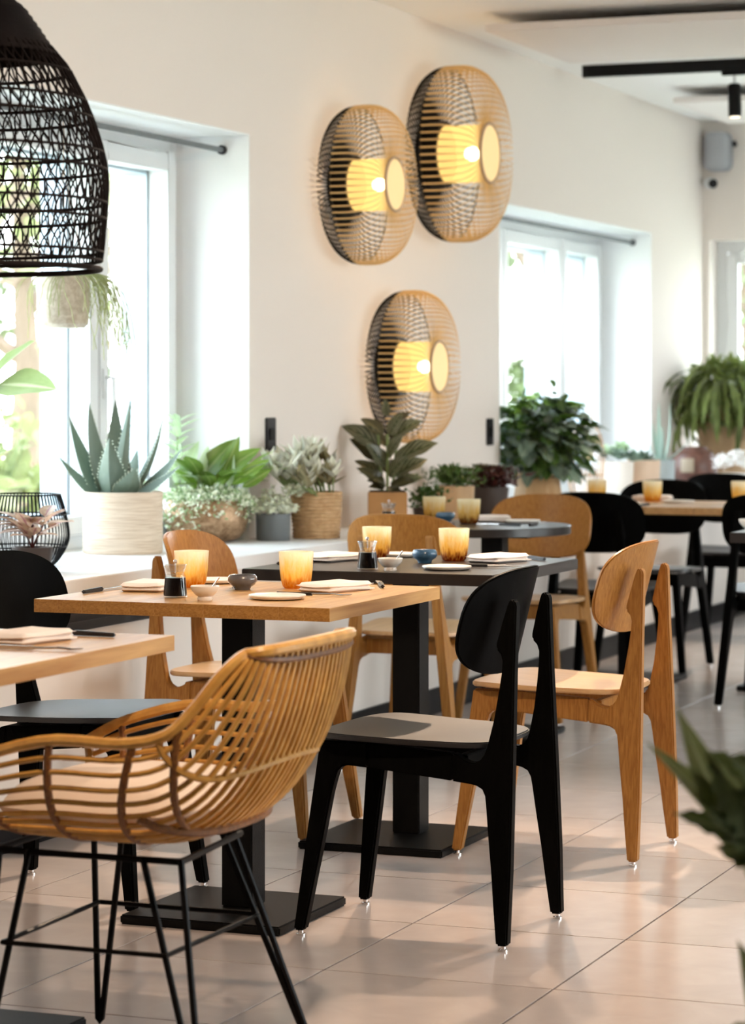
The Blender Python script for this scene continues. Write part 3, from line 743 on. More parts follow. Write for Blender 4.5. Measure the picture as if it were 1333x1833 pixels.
def rs(t, s):
    rx, rz, hw, cx, cz = hoop(s); a = abs(t) * PI / 2
    v = hw * math.copysign(math.sin(a) ** .72, t) if t else 0
    w_ = 1 - math.cos(a) ** .75 if abs(t) < .9999 else 1
    return Vector((cx + (rx - cx) * w_ - ox, v, cz + (rz - cz) * w_))
NR = 30
_tt = [-1 + 2 * k / 400 for k in range(401)]; _cum = [0]
for a_, b_ in zip(_tt[:-1], _tt[1:]): _cum.append(_cum[-1] + (rs(a_, .3) - rs(b_, .3)).length)
for k in range(1, NR - 1):
    L_k = _cum[-1] * k / (NR - 1); t = next(tv for tv, cv in zip(_tt, _cum) if cv >= L_k)
    MB().tube([rs(t, q / 30) for q in range(31)], .0052, 6).build('cane_rib', M['rattan'], rc)
rim = [rs(-1, q / 30) for q in range(31)] + [rs(-1 + 2 * q / 24, 1) for q in range(1, 24)] + [rs(1, 1 - q / 30) for q in range(31)]
MB().tube(rim, .0105, 8).build('rim_cane', M['rattan'], rc)
MB().tube([rs(-1 + 2 * q / 30, 0) for q in range(31)], .0095, 8).build('front_cane', M['rattan'], rc)
MB().tube([rs(-1 + 2 * q / 30, .965) + Vector((0, 0, 0)) for q in range(31)], .007, 8).build('top_binding', M['rattan_dark'], rc)
for s_ in (.115, .25, .40, .55): 
    MB().tube([rs(-1 + 2 * q / 40, s_) * 1 for q in range(41)], .0075, 7).build('cross_hoop', M['rattan_dark'], rc)
# the waist band round the back, from wing to wing
def band(s0, k): return [rs(-.99 + 1.98 * q / 40, s0 - k * (-.99 + 1.98 * q / 40) ** 2) for q in range(41)]
MB().tube(band(.77, .30), .0065, 7).build('waist_band', M['rattan'], rc)
MB().tube([rs(-.62 + 1.24 * q / 30, .60 - .42 * (abs(-.62 + 1.24 * q / 30)) ** 2) + Vector((.004, 0, -.006)) for q in range(31)], .008, 7).build('base_binding', M['rattan_dark'], rc)
for (fx, fy, tops) in [(-2.39, -.23, (-2.39, -2.33)), (-2.39, .23, (-2.367, -2.304)), (-1.962, -.23, (-2.104, -2.03)), (-1.955, .23, (-2.10, -2.075))]:
    ty = -.16 if fy < 0 else .16
    pts = [Vector((tops[0] - ox, ty, .405)), Vector((fx - ox, fy, .008)), Vector((tops[1] - ox, ty, .405))]
    MB().tube([pts[0], pts[1] + Vector((-.004, 0, .006)), pts[1], pts[1] + Vector((.004, 0, .006)), pts[2]], .0062, 7).build('leg', M['wire'], rc)
rg = MB()
rg.tube([(-2.40 - ox, -.16, .402), (-2.03 - ox, -.16, .402), (-2.06 - ox, .16, .402), (-2.40 - ox, .16, .402)], .0065, 7, closed=True)
rg.build('seat_frame', M['wire'], rc)
q_ = [(-2.362, -.20, .245), (-2.04, -.20, .245), (-2.04, .20, .245), (-2.375, .20, .245)]
MB().tube([(x - ox, y, z) for x, y, z in q_], .0048, 7, closed=True).build('stretcher', M['wire'], rc)
def pillow(w_, d, h, n=16):
    mb = MB(); V = []; F = []
    for s in (1, -1):
        for i in range(n + 1):
            for j in range(n + 1):
                u, v = -1 + 2 * i / n, -1 + 2 * j / n
                e = (1 - abs(u) ** 4) * (1 - abs(v) ** 4); x = u * (1 - .12 * v * v); y = v * (1 - .12 * u * u)
                V.append((x * w_ / 2, y * d / 2, s * h / 2 * max(0, e) ** .4))
    N = (n + 1) ** 2
    for i in range(n):
        for j in range(n):
            a = i * (n + 1) + j; F.append((a, a + n + 1, a + n + 2, a + 1)); F.append((N + a, N + a + 1, N + a + n + 2, N + a + n + 1))
    return mb.add(V, F)
cu = pillow(.40, .44, .10).build('seat_cushion', M['cushion']); cu.location = (-2.20, 4.40, .485)
tag(cu, 'cream seat cushion lying in the rattan armchair', 'cushion')

# ================================================================== WALL LAMPS
def wall_lamp(y, z, sc, label):
    t = thing('wall_lamp', label, 'wall lamp', (XW, y, z), 0, 'round bamboo wall lamps'); t.scale = (sc, sc, sc)
    me = wall_lamp.me
    if not me:
        dark = smooth_path([(.012, 0, .10), (.006, 0, .20), (.018, 0, .262), (.050, 0, .292), (.085, 0, .303)], 6)
        lite = smooth_path([(.085, 0, .303), (.13, 0, .304), (.165, 0, .300), (.205, 0, .280), (.232, 0, .245), (.240, 0, .20), (.234, 0, .15), (.226, 0, .105)], 5)
        me['d'] = MB().tube(dark, .0027, 5).mesh('dark_rib', M['bamboo_black']); me['l'] = MB().tube(lite, [.0033 if p.x < .17 else max(.0015, .0033 - .04 * (p.x - .17)) if p.z > .25 else .0016 for p in lite], 5).mesh('rib', M['bamboo'])
        N = 40
        circ = lambda r, x: [(x, r * math.cos(2 * PI * k / N), r * math.sin(2 * PI * k / N)) for k in range(N)]
        me['bh'] = MB().tube(circ(.303, .086), .0022, 6, closed=True).mesh('hoop', M['bamboo_black'])
        me['wp'] = MB().tube([(0, 0, 0), (.010, 0, 0)], .125, 40).mesh('wall_plate', M['bamboo_black'])
        me['bk'] = MB().tube([(.010, 0, 0), (.072, 0, 0)], .116, 36).mesh('lamp_housing', M['bamboo_black'])
        prof = [(.100, .072), (.100, .224)]
        V = []; F = []; n = 40
        for x in (.072, .224):
            for k in range(n): V.append((x, .1 * math.cos(2 * PI * k / n), .1 * math.sin(2 * PI * k / n)))
        for k in range(n): F.append((k, (k + 1) % n, n + (k + 1) % n, n + k))
        dm = bpy.data.materials.new('thin glowing screen'); dm.use_nodes = True; tt = dm.node_tree; o_ = tt.nodes['Material Output']; tt.nodes.remove(tt.nodes['Principled BSDF'])
        em = tt.nodes.new('ShaderNodeEmission'); em.inputs[0].default_value = (1, .62, .18, 1); em.inputs[1].default_value = .95
        tp = tt.nodes.new('ShaderNodeBsdfTransparent'); mx = tt.nodes.new('ShaderNodeMixShader'); mx.inputs[0].default_value = .84
        tt.links.new(tp.outputs[0], mx.inputs[1]); tt.links.new(em.outputs[0], mx.inputs[2]); tt.links.new(mx.outputs[0], o_.inputs[0])
        me['df'] = MB().add(V, F).mesh('diffuser', dm)
        me['cap'] = MB().tube([(.222, 0, 0), (.228, 0, 0), (.2335, 0, 0)], [.098, .100, .094], 40).mesh('cap', M['lens'])
        me['ch'] = MB().tube(circ(.102, .230), .006, 6, closed=True).mesh('cap_ring', M['cane_light'])
        V = MB()
        for (r0, x0), (r1, x1) in zip([(.0, .105), (.022, .112), (.034, .135), (.032, .155), (.018, .172)], [(.022, .112), (.034, .135), (.032, .155), (.018, .172), (0, .176)]):
            pass
        me['bulb'] = MB().tube([(.138, 0, 0), (.140, 0, 0), (.145, 0, 0), (.16, 0, 0), (.175, 0, 0), (.186, 0, 0), (.191, 0, 0)], [.004, .010, .017, .025, .024, .014, .003], 16).mesh('bulb', M['bulb'])
    N = 76
    for k in range(N):
        R = Matrix.Rotation(2 * PI * k / N, 4, 'X')
        link('dark_rib', me['d'], t, matrix=R); link('rib', me['l'], t, matrix=R)
    for n_, k_ in (('hoop', 'bh'), ('wall_plate', 'wp'), ('lamp_housing', 'bk'), ('diffuser', 'df'), ('cap', 'cap'), ('cap_ring', 'ch'), ('bulb', 'bulb')): link(n_, me[k_], t)
    l = bpy.data.lights.new('lamp_light', 'POINT'); l.energy = 9; l.color = (1, .62, .28); l.shadow_soft_size = .03
    lo = bpy.data.objects.new('lamp_light', l); COL.objects.link(lo); lo.parent = t; lo.location = (.207, 0, 0)
    return t
wall_lamp.me = {}
wall_lamp(9.552, 2.015, 1.0, 'glowing bamboo wall lamp, the one nearest the big window')
wall_lamp(10.529, 2.213, 1.20, 'largest glowing bamboo wall lamp, highest of the three')
wall_lamp(10.045, 1.323, 1.0, 'glowing bamboo wall lamp hanging lowest, just above the striped plant')

# ================================================================== PENDANT AND CEILING FITTINGS
pd = thing('pendant_lamp', 'black woven bell shaped pendant lamp above the nearest table', 'pendant lamp', (-2.55, 4.37, 1.45))
PR = [(.263, 0), (.268, .04), (.273, .10), (.277, .165), (.274, .20), (.266, .235), (.252, .28), (.2345, .322), (.204, .381), (.174, .416), (.150, .452), (.122, .491), (.096, .512), (.06, .536), (.02, .548)]
def prad(z):
    for (r0, z0), (r1, z1) in zip(PR[:-1], PR[1:]):
        if z0 <= z <= z1: return r0 + (r1 - r0) * (z - z0) / (z1 - z0)
    return PR[-1][0]
nS = 70
for sg, nm_ in ((1, 'weave_strands'), (-1, 'weave_strands')):
    mb = MB()
    for k in range(nS):
        pts = []
        for q in range(25):
            z = .02 + .40 * q / 24; a = 2 * PI * k / nS + sg * (.62 * q / 24) + .02 * math.sin(q * 1.3 + k); r = prad(z) - (.002 if sg > 0 else -.001)
            pts.append((r * math.cos(a), r * math.sin(a), z))
        mb.tube(pts, .0017, 4, caps=False)
    stuff(mb.build(nm_, M['pendant'], pd))
circ3 = lambda r, z, N=56: [(r * math.cos(2 * PI * k / N), r * math.sin(2 * PI * k / N), z) for k in range(N)]
for z in (.020, .036, .098, .128, .190, .222, .286, .318, .372): MB().tube(circ3(prad(z), z), .0031, 6, closed=True).build('woven_ring', M['pendant'], pd)
MB().tube(circ3(prad(0.0), 0.004), .0052, 8, closed=True).build('rim', M['pendant'], pd)
cr = [(prad(z), z) for z in [.40 + .148 * k / 26 for k in range(27)]]
MB().lathe([(r + .0025 * (i % 2), z) for i, (r, z) in enumerate(cr)], 56).build('woven_crown', M['pendant'], pd)
MB().tube([(0, 0, .545), (0, 0, ZC - 1.45)], .004, 8).build('cord', M['black_handle'], pd)
MB().lathe([(0, .41), (.022, .41), (.024, .47), (.02, .54), (0, .545)], 20).build('socket', M['black_handle'], pd)
MB().lathe([(0, .30), (.022, .31), (.032, .335), (.032, .36), (.016, .40), (.013, .412), (0, .412)], 20).build('bulb', mat('unlit bulb', (.9, .85, .75), .2), pd)

tr = thing('light_track', 'black ceiling light track', 'light track', (-.9, 12.28, 2.722))
MB().box(-2.856, 2.9, -.018, .018, 0, ZC - 2.722).build('rail', M['black_trim'], tr, smooth=False, bevel=.002)
MB().box(-2.856, -2.85, -.019, .019, -.001, ZC - 2.722).build('end_cap', M['black_trim'], tr, smooth=False)
def spot(x, y, z, aim, label, energy, color, ang=70, lit=True):
    t = thing('spotlight', label, 'spotlight', (x, y, z), 0, 'track spotlights')
    MB().box(-.06, .06, -.016, .016, -.020, 0).build('adapter', M['black_trim'], t, smooth=False, bevel=.003)
    MB().tube([(0, 0, -.02), (0, 0, -.075)], .007, 10).build('stem', M['white_frame'], t)
    hd = bpy.data.objects.new('lamp_head', None); COL.objects.link(hd); hd.parent = t; hd.location = (0, 0, -.07)
    hd.rotation_euler = (Vector(aim) - Vector((x, y, z - .07))).to_track_quat('-Z', 'Y').to_euler()
    MB().tube([(0, 0, .01), (0, 0, .0), (0, 0, -.145)], [.024, .031, .031], 24).build('barrel', M['black_trim'], hd)
    MB().tube([(0, 0, -.1455), (0, 0, -.1475)], .025, 20).build('lens', M['spot_glow'], hd)
    l = bpy.data.lights.new('spot_light', 'SPOT'); l.energy = energy; l.color = color; l.spot_size = math.radians(ang); l.spot_blend = .7; l.shadow_soft_size = .04
    lo = bpy.data.objects.new('spot_light', l); COL.objects.link(lo); lo.parent = hd; lo.location = (0, 0, -.17)
    return t
WARM = (1.0, .72, .50)
spot(-3.02, 12.28, 2.722, (-2.95, 12.2, 0), 'black cylinder spotlight hanging straight down from the track', 60, WARM)
tr2 = thing('light_track', 'black ceiling light track above the tables, outside the picture', 'light track', (-.9, 7.95, 2.742))
MB().box(-2.7, 2.9, -.018, .018, 0, ZC - 2.742).build('rail', M['black_trim'], tr2, smooth=False, bevel=.002)
spot(-2.75, 7.95, 2.742, (-2.2, 5.4, 0), 'spotlight above the square dark table', 170, WARM, 75)
spot(-1.5, 7.95, 2.742, (-1.2, 7.0, 0), 'spotlight above the aisle', 130, WARM, 85)
tr3 = thing('light_track', 'black ceiling light track nearest the camera, outside the picture', 'light track', (-.9, 3.4, 2.742))
MB().box(-2.7, 2.9, -.018, .018, 0, ZC - 2.742).build('rail', M['black_trim'], tr3, smooth=False, bevel=.002)
spot(-.9, 3.4, 2.742, (-3.2, 8.6, .9), 'spotlight turned towards the lamps on the wall', 90, WARM, 60)
spot(-1.2, 3.4, 2.742, (-2.3, 4.8, .3), 'spotlight above the rattan armchair', 95, WARM, 70)

# ================================================================== WALL FITTINGS
for y, z, lab in [(8.885, 1.07, 'black wall switch behind the silvery plant'), (11.318, 1.044, 'black wall switch beside the far window')]:
    t = thing('wall_switch', lab, 'switch', (XW, y, z), 0, 'wall switches')
    MB().box(0, .009, -.042, .042, -.06, .06).build('cover_plate', M['dark_plastic'], t, smooth=False, bevel=.003)
    MB().box(.009, .013, -.022, .022, -.022, .022).build('rocker', M['black_trim'], t, smooth=False, bevel=.002)
for y0, y1, z, lab in [(6.21, 8.695, 2.085, 'grey curtain rod across the top of the near window'), (11.467, 13.986, 2.028, 'thin dark curtain rod in the far window')]:
    t = thing('curtain_rod', lab, 'curtain rod', (-4.0, y0, z))
    MB().tube([(0, 0, 0), (0, y1 - y0, 0)], .010, 12).build('rod', M['grey_pot'], t)
    for y in (0, y1 - y0 - .010): MB().tube([(0, y, 0), (0, y + .020, 0)], .017, 16).build('end_bracket', M['dark_plastic'], t)
g = thing('dark_wall_strip', 'dark grille strip low in the ledge wall behind the black chair', 'slatting', (XP, 6.85, .55))  # dark strip on the wall, a board with thin raised bars
MB().box(0, .012, -.62, .62, .005, .11).build('strip_board', M['dark_plastic'], g, smooth=False, bevel=.002)
for k in range(4): MB().box(.012, .016, -.6, .6, .02 + .023 * k, .032 + .023 * k).build('slat', M['dark_plastic'], g, smooth=False)
s = thing('wall_speaker', 'rounded grey loudspeaker high on the end wall', 'speaker', (-3.80, Y1, 2.60))
o = shell(sup(0, .078, .108, 4.5), lambda p, q: ((p, -.03 - .075 * (1 - abs(p / .085) ** 3) ** .5 * 1.0, q), (0, -1, 0)), .004).build('speaker_grille', M['grey_plastic'], s)
MB().prism(sup(0, .080, .112, 4.5), lambda p, q, d: (p, -.02 + d * 1.0, q), .035).build('speaker_body', M['grey_plastic'], s, bevel=.004)
MB().box(-.02, .02, -.006, 0, -.04, .04).build('bracket', M['dark_plastic'], s, smooth=False)
MB().tube([(.08, -.02, .04), (.10, -.012, .05)], .018, 10).build('knob', M['dark_plastic'], s)
c = thing('security_camera', 'small white security camera with black lens below the loudspeaker', 'camera', (-3.86, Y1, 2.425))
MB().tube([(0, 0, 0), (0, -.012, 0)], .035, 20).build('mount', M['white_frame'], c)
MB().tube([(0, -.012, 0), (.02, -.05, .02), (.03, -.07, .01)], .012, 10).build('arm', M['white_frame'], c)
MB().tube([(.0, -.05, .0), (.05, -.12, -.012)], .030, 20).build('camera_body', M['white_frame'], c)
MB().tube([(.0505, -.121, -.012), (.054, -.126, -.013)], .027, 20).build('lens', M['black_trim'], c)

# ================================================================== PLANTS
def leaf_mesh(name, m, wd=.3, droop=.15, fold=.25, seg=8, shape='oval', wave=0, cols=2):
    """unit length along +X, normal +Z"""
    mb = MB(); V = []; UV = []; F = []
    for i in range(seg + 1):
        x = i / seg
        if shape == 'oval': hw = wd / 2 * math.sin(PI * min(1, x ** .8)) ** .8 if 0 < x < 1 else 0
        elif shape == 'lance': hw = wd / 2 * (math.sin(PI * x ** .6) ** 1.0 if 0 < x < 1 else 0)
        elif shape == 'strap': hw = wd / 2 * min(1, .35 + x * 4) * (1 - max(0, (x - .6) / .4) ** 2)
        elif shape == 'spear': hw = wd / 2 * (1 - x ** 1.6) * min(1, .6 + x * 3)
        elif shape == 'round': hw = wd / 2 * math.sqrt(max(0, 1 - (2 * x - 1) ** 2))
        elif shape == 'spiny': hw = wd / 2 * (math.sin(PI * x ** .7) if 0 < x < 1 else 0) * (1 + .22 * math.cos(i * PI))
        hw = max(hw, .0015)
        z = -droop * x * x
        for j in range(-cols, cols + 1):
            c_ = j / cols
            V.append((x * (1 - droop * .25 * x), hw * c_, z + fold * hw * abs(c_) + wave * hw * math.sin(9 * x + 1.5 * c_) * abs(c_))); UV.append((x, .5 + .5 * c_))
    n = 2 * cols + 1
    for i in range(seg):
        for j in range(n - 1): F.append((i * n + j, (i + 1) * n + j, (i + 1) * n + j + 1, i * n + j + 1))
    mb.add(V, F, UV)
    return mb.mesh(name, m)
def orient(base, tip, up=(0, 0, 1), roll=0):
    b_, t_ = Vector(base), Vector(tip); X = (t_ - b_); L = X.length; X.normalize()
    U = Vector(up); U = U - X * U.dot(X)
    if U.length < 1e-4: U = X.orthogonal()
    U.normalize(); Y = U.cross(X)
    R = Matrix((X, Y, U)).transposed().to_4x4() @ Matrix.Rotation(roll, 4, 'X')
    return Matrix.Translation(b_) @ R @ Matrix.Diagonal((L, L, L, 1))
def leaf(parent, me, base, tip, up=(0, 0, 1), roll=0, wide=1, name='leaf'):
    m_ = orient(base, tip, up, roll) @ Matrix.Diagonal((1, wide, 1, 1))
    return link(name, me, parent, matrix=m_)
def dirv(az, el): return Vector((math.cos(az) * math.cos(el), math.sin(az) * math.cos(el), math.sin(el)))
def pot(parent, prof, m, n=40, soil=True, name='pot', mod=None):
    o = MB().lathe(prof, n, mod=mod).build(name, m, parent)
    if soil:
        rt = max(r for r, z in prof[len(prof) // 2:]); zt = max(z for r, z in prof)
        MB().lathe([(0, zt - .012), (rt * .55, zt - .010), (rt * .93, zt - .016), (rt * .9, zt - .03), (0, zt - .03)], 24).build('soil', M['soil'], parent)
    return o
def wall_pot(r0, r1, h, t=.008, base=.0):
    return [(0, 0), (r0, 0), (r0 + .002, .003), (r1, h), (r1 - t, h), (r0 - t, .012), (0, .012)]
def minis(parent, pts, m, size, rnd, n_each=1, name='small_foliage', wd=.7):
    mb = MB()
    for p in pts:
        for q in range(n_each):
            d = dirv(rnd.uniform(0, 2 * PI), rnd.uniform(-.4, 1.2)); L = size * rnd.uniform(.6, 1.25); b_ = Vector(p)
            up = dirv(rnd.uniform(0, 2 * PI), rnd.uniform(.2, 1.4)); U = (up - d * up.dot(d)).normalized(); Y = U.cross(d); w2 = L * wd / 2
            V = [b_, b_ + d * L * .35 + Y * w2 * .85 + U * w2 * .2, b_ + d * L * .35 - Y * w2 * .85 + U * w2 * .2, b_ + d * L * .75 + Y * w2 * .8 + U * w2 * .15, b_ + d * L * .75 - Y * w2 * .8 + U * w2 * .15, b_ + d * L]
            mb.add(V, [(0, 2, 1), (1, 2, 4, 3), (3, 4, 5)], [(0, .5), (.3, 1), (.3, 0), (.7, 1), (.7, 0), (1, .5)])
    return stuff(mb.build(name, m, parent))
rnd = random.Random(3)

# --- aloe in a jute basket
al = thing('potted_aloe', 'spiky grey green aloe in a pale woven jute basket', 'potted plant', (-3.948, 7.81, ZL))
jb = MB().lathe([(0, 0), (.126, 0)] + [(.129 + .0016 * (k % 2), .004 + .192 * k / 24) for k in range(25)] + [(.131, .200), (.122, .200), (.119, .03), (0, .03)], 64).build('jute_basket', M['jute'], al)
MB().lathe([(0, .185), (.06, .188), (.12, .182), (.118, .16), (0, .16)], 30).build('soil', M['soil'], al)
def aloe_leaf(parent, base, tip, wd, up, thick=.22, curve=.12, m='aloe'):
    b_, t_ = Vector(base), Vector(tip); X = t_ - b_; L = X.length; X.normalize(); U = Vector(up); U = (U - X * U.dot(X)).normalized(); Y = U.cross(X)
    V = []; UV = []; F = []; seg = 10; n = 8; teeth = MB()
    for i in range(seg + 1):
        x = i / seg; hw = wd * (1 - x ** 1.5) * min(1, .75 + .9 * x) + .0008
        cpos = b_ + X * L * x - U * curve * L * (x * (1 - x)) * 1.6
        for k in range(n):
            a = 2 * PI * k / n
            yy_ = math.cos(a) * hw; zz = math.sin(a) * hw * thick + abs(math.cos(a)) * hw * .28
            V.append(cpos + Y * yy_ + U * zz); UV.append((x, .5 + .5 * math.cos(a)))
        if 0 < i < seg:
            for sg in (0, n // 2):
                p = V[-n + sg]; o_ = Y * (1 if sg == 0 else -1)
                for q in (0, .5):
                    p2 = p + X * L / seg * q
                    teeth.add([p2 - X * .003, p2 + X * .003, p2 + o_ * .0055 + X * .002, p2 + U * .002], [(0, 1, 2), (0, 2, 3), (1, 3, 2), (0, 3, 1)])
    for i in range(seg):
        for k in range(n): F.append((i * n + k, i * n + (k + 1) % n, (i + 1) * n + (k + 1) % n, (i + 1) * n + k))
    F.append(tuple(range(n))[::-1]); F.append(tuple(seg * n + k for k in range(n)))
    lf = MB().add(V, F, UV).build('leaf', M[m], parent)
    teeth.build('teeth', M['tooth'], lf, smooth=False)
    return lf
AT = [(-.181, -.097, .312, .020), (-.174, -.040, .442, .026), (-.091, -.061, .488, .034), (-.043, .033, .497, .032), (.017, .024, .502, .018), (.110, .072, .444, .034),
      (.198, .031, .340, .024), (.217, -.026, .286, .018), (.006, -.109, .375, .042), (.093, -.096, .279, .036), (-.033, .069, .407, .028), (-.008, .122, .333, .026), (-.130, .052, .374, .026)]
for (x, y, z, wd) in AT:
    h = Vector((x, y, 0)); d = h.normalized() if h.length > .03 else Vector((.3, -.9, 0))
    spread = min(.075, h.length * .45); base = Vector((-.01, -.008, .186 + (.02 if z > .4 else 0))) + d * spread
    upv = -d * .55 + Vector((.22, -.55, .35)) if abs(x) > abs(y) * 1.2 and h.length > .05 and y < .06 else -d * .9 + Vector((0, 0, .55))
    aloe_leaf(al, base, (x, y, z), wd * 1.4, upv)

# --- hammered copper bowl with a mixed planting
cp = thing('copper_planter', 'hammered copper bowl spilling mixed green and white leaves', 'potted plant', (-3.985, 8.525, ZL))
pot(cp, [(0, 0), (.085, 0), (.118, .012), (.140, .040), (.148, .075), (.146, .11), (.136, .148), (.128, .150), (.136, .108), (.130, .05), (.1, .02), (0, .018)], M['hammered'], 56, name='copper_bowl')
lb = leaf_mesh('leaf', M['bright'], .46, .22, .25); lp = leaf_mesh('leaf', M['palegreen'], .42, .2, .2); lv = leaf_mesh('leaf', M['palegreen'], .30, .15, .35)
for k in range(30):
    az = rnd.uniform(-2.2, 1.5) if k % 3 else rnd.uniform(0, 2 * PI); el = rnd.uniform(.35, 1.1); base = Vector((.02, .02, .15)) + dirv(az, 0) * rnd.uniform(.01, .07)
    mid = base + dirv(az, 1.1) * rnd.uniform(.03, .10); L = rnd.uniform(.10, .16)
    tip = mid + dirv(az, el * .8) * L
    if tip.y > .165 and tip.x < .16: tip = Vector((tip.x + .12, .165, tip.z))
    if tip.x < -.15: continue
    MB().tube([base, mid], .0022, 5).build('stem', M['stem'], cp)
    leaf(cp, lb if k % 4 else lp, mid, tip)
for k in range(7):
    az = rnd.uniform(0, 2 * PI); base = Vector((-.085, -.06, .16)); mid = base + Vector((-.0, .01, .10 + .026 * k)); 
    for q in range(3):
        a2 = az + q * 2.1; leaf(cp, lv, mid, mid + dirv(a2, .55) * rnd.uniform(.075, .11))
MB().tube([(-.085, -.06, .15), (-.085, -.05, .42)], .0025, 5).build('stem', M['stem'], cp)
for (l0, z0, l1, z1, m_, wd) in [(-.07, .20, .045, .375, lb, 1.1), (-.02, .21, .135, .345, lb, 1.0), (-.045, .20, .115, .325, lb, .8), (.055, .20, .165, .30, lb, 1.0), (-.06, .20, -.035, .335, lp, 1.3),
        (-.12, .20, -.085, .36, lp, 1.0), (.045, .19, .035, .325, lp, .9), (.01, .22, .075, .37, lb, .9), (-.14, .20, -.16, .31, lp, 1.1), (.09, .19, .18, .255, lb, .9), (.02, .20, .06, .29, lb, .8)]:
    b_ = Vector((.93 * l0 + .05, .3665 * l0 - .02, z0)); t_ = Vector((.93 * l1 + .07, .3665 * l1 - .03, z1))
    if t_.y > .165: t_.y = .165
    leaf(cp, m_, b_, t_, up=(.45, -.8, .45), wide=wd * .72, roll=rnd.uniform(-.4, .4))
pts = []
for k in range(1500):
    a = rnd.uniform(0, 2 * PI); r = .155 * math.sqrt(rnd.random()); pts.append((r * math.cos(a) * 1.0, r * math.sin(a) * 1.0, .145 + .055 * rnd.random() * (1.2 - r / .2)))
for k in range(600):
    a = rnd.choice([rnd.gauss(-2.0, .25), rnd.gauss(-1.4, .25), rnd.gauss(.25, .3), rnd.gauss(-.5, .5)]); r = rnd.uniform(.142, .178)
    
    if r * math.sin(a) > .18: continue
    pts.append((r * math.cos(a), r * math.sin(a), .16 - abs(rnd.gauss(0, .045)) * (1.5 if a < -1.2 else .8)))
minis(cp, pts[::2], M['mini'], .017, rnd); minis(cp, pts[1::2], M['mini2'], .015, rnd)

# --- small bromeliad glimpsed between basket and bowl
ob = thing('orange_bromeliad', 'small plant with one orange leaf half hidden between aloe basket and copper bowl', 'potted plant', (-4.04, 8.16, ZL))
pot(ob, wall_pot(.05, .058, .12), M['white_pot'], 28)
M['orange'] = L_('orange leaf', (.85, .26, .05), (.70, .40, .05), None, .4, .3)
lo2 = leaf_mesh('leaf', M['orange'], .34, .25, .3, shape='lance'); lg2 = leaf_mesh('leaf', M['palegreen'], .55, .15, .25)
leaf(ob, lo2, (.02, -.02, .15), (.03, -.07, .215)); leaf(ob, lo2, (.01, .01, .15), (.03, .07, .20))
for k in range(7): leaf(ob, lg2, (0, 0, .15), Vector((0, 0, .15)) + dirv(.4 + k * .8, .5 + .2 * (k % 3)) * .11)

# --- grey pot with small variegated leaves
gp = thing('grey_flowerpot', 'small smooth grey pot with trailing speckled leaves', 'potted plant', (-3.792, 8.672, ZL))
pot(gp, wall_pot(.058, .061, .094), M['grey_pot'], 40)
pts = []
for k in range(620):
    a = rnd.uniform(0, 2 * PI); r = .085 * math.sqrt(rnd.random()); pts.append((r * math.cos(a), r * math.sin(a), .095 + .085 * rnd.random() * (1.25 - r / .085)))
for k in range(170): 
    t_ = rnd.random(); pts.append((.04 + .05 * t_ + rnd.gauss(0, .008), .05 * t_ + rnd.gauss(0, .01), .16 + .02 * math.sin(3 * t_) + rnd.gauss(0, .008)))
minis(gp, pts[::2], M['mini'], .019, rnd); minis(gp, pts[1::2], M['mini'], .016, rnd)

# --- silvery succulent in a coiled rope basket
rp = thing('rope_planter', 'silver felt leaved succulent in a coiled rope basket', 'potted plant', (-3.70, 8.845, ZL))
n_c = 13
for k in range(n_c):
    z = .007 + .0128 * k; r = .078 + .010 * math.sin(k / 12 * 1.6)
    MB().tube([(r * math.cos(2 * PI * q / 44), r * math.sin(2 * PI * q / 44), z + .001 * math.sin(q * .9 + k)) for q in range(44)], .0068, 7, closed=True).build('rope_coil', M['rope'], rp)
MB().lathe([(0, 0), (.078, 0), (.076, .01), (.082, .155), (.074, .155), (0, .15)], 30).build('basket_lining', M['soil'], rp)
ls = leaf_mesh('leaf', M['silver'], .44, -.10, .5, shape='lance'); lk = leaf_mesh('leaf', M['khaki'], .44, -.08, .5, shape='lance')
for k in range(34):
    az = rnd.uniform(0, 2 * PI); r = .066 * math.sqrt(rnd.random()); lean = dirv(az, 0) * r
    top = Vector((lean.x * 1.8 - .03, lean.y * 2.1 - .055, .16 + rnd.uniform(.03, .19) * (1.1 - r / .12)))
    MB().tube([(lean.x, lean.y, .145), top], .003, 5).build('stem', M['stem'], rp)
    kh = top.y > .005 or top.z < .21
    for q in range(7):
        a2 = q * 2.4 + k; el = rnd.uniform(.45, 1.25); L = rnd.uniform(.06, .092)
        if (top + dirv(a2, el) * L).x < -.185: continue
        leaf(rp, lk if kh and rnd.random() < .75 else ls, top, top + dirv(a2, el) * L)

# --- striped foliage plant in a square brown pot
ag = thing('striped_plant', 'tall dark leaved plant with silver stripes in a square brown pot', 'potted plant', (-3.72, 9.60, ZL))
ag.rotation_euler.z = math.radians(21.5)
MB().prism([(-.075, -.075), (.075, -.075), (.075, .075), (-.075, .075)], lambda p, q, d: (p, q, .07 + d), .14).build('square_pot', M['brown_box'], ag, smooth=False, bevel=.004)
MB().box(-.068, .068, -.068, .068, .1402, .144).build('soil', M['soil'], ag, smooth=False)
la = leaf_mesh('leaf', M['agla'], .50, .30, .3, seg=10, shape='oval', wave=.15); ld = leaf_mesh('leaf', M['agla_dark'], .46, .35, .3, seg=10, shape='oval', wave=.15)
for (sx, sy) in ((-.02, 0), (.02, .01), (.0, -.02)): MB().tube([(sx, sy, .14), (sx * 1.6, sy, .28), (sx * 1.8, sy * .5, .36)], .0055, 6).build('stem', M['stem'], ag)
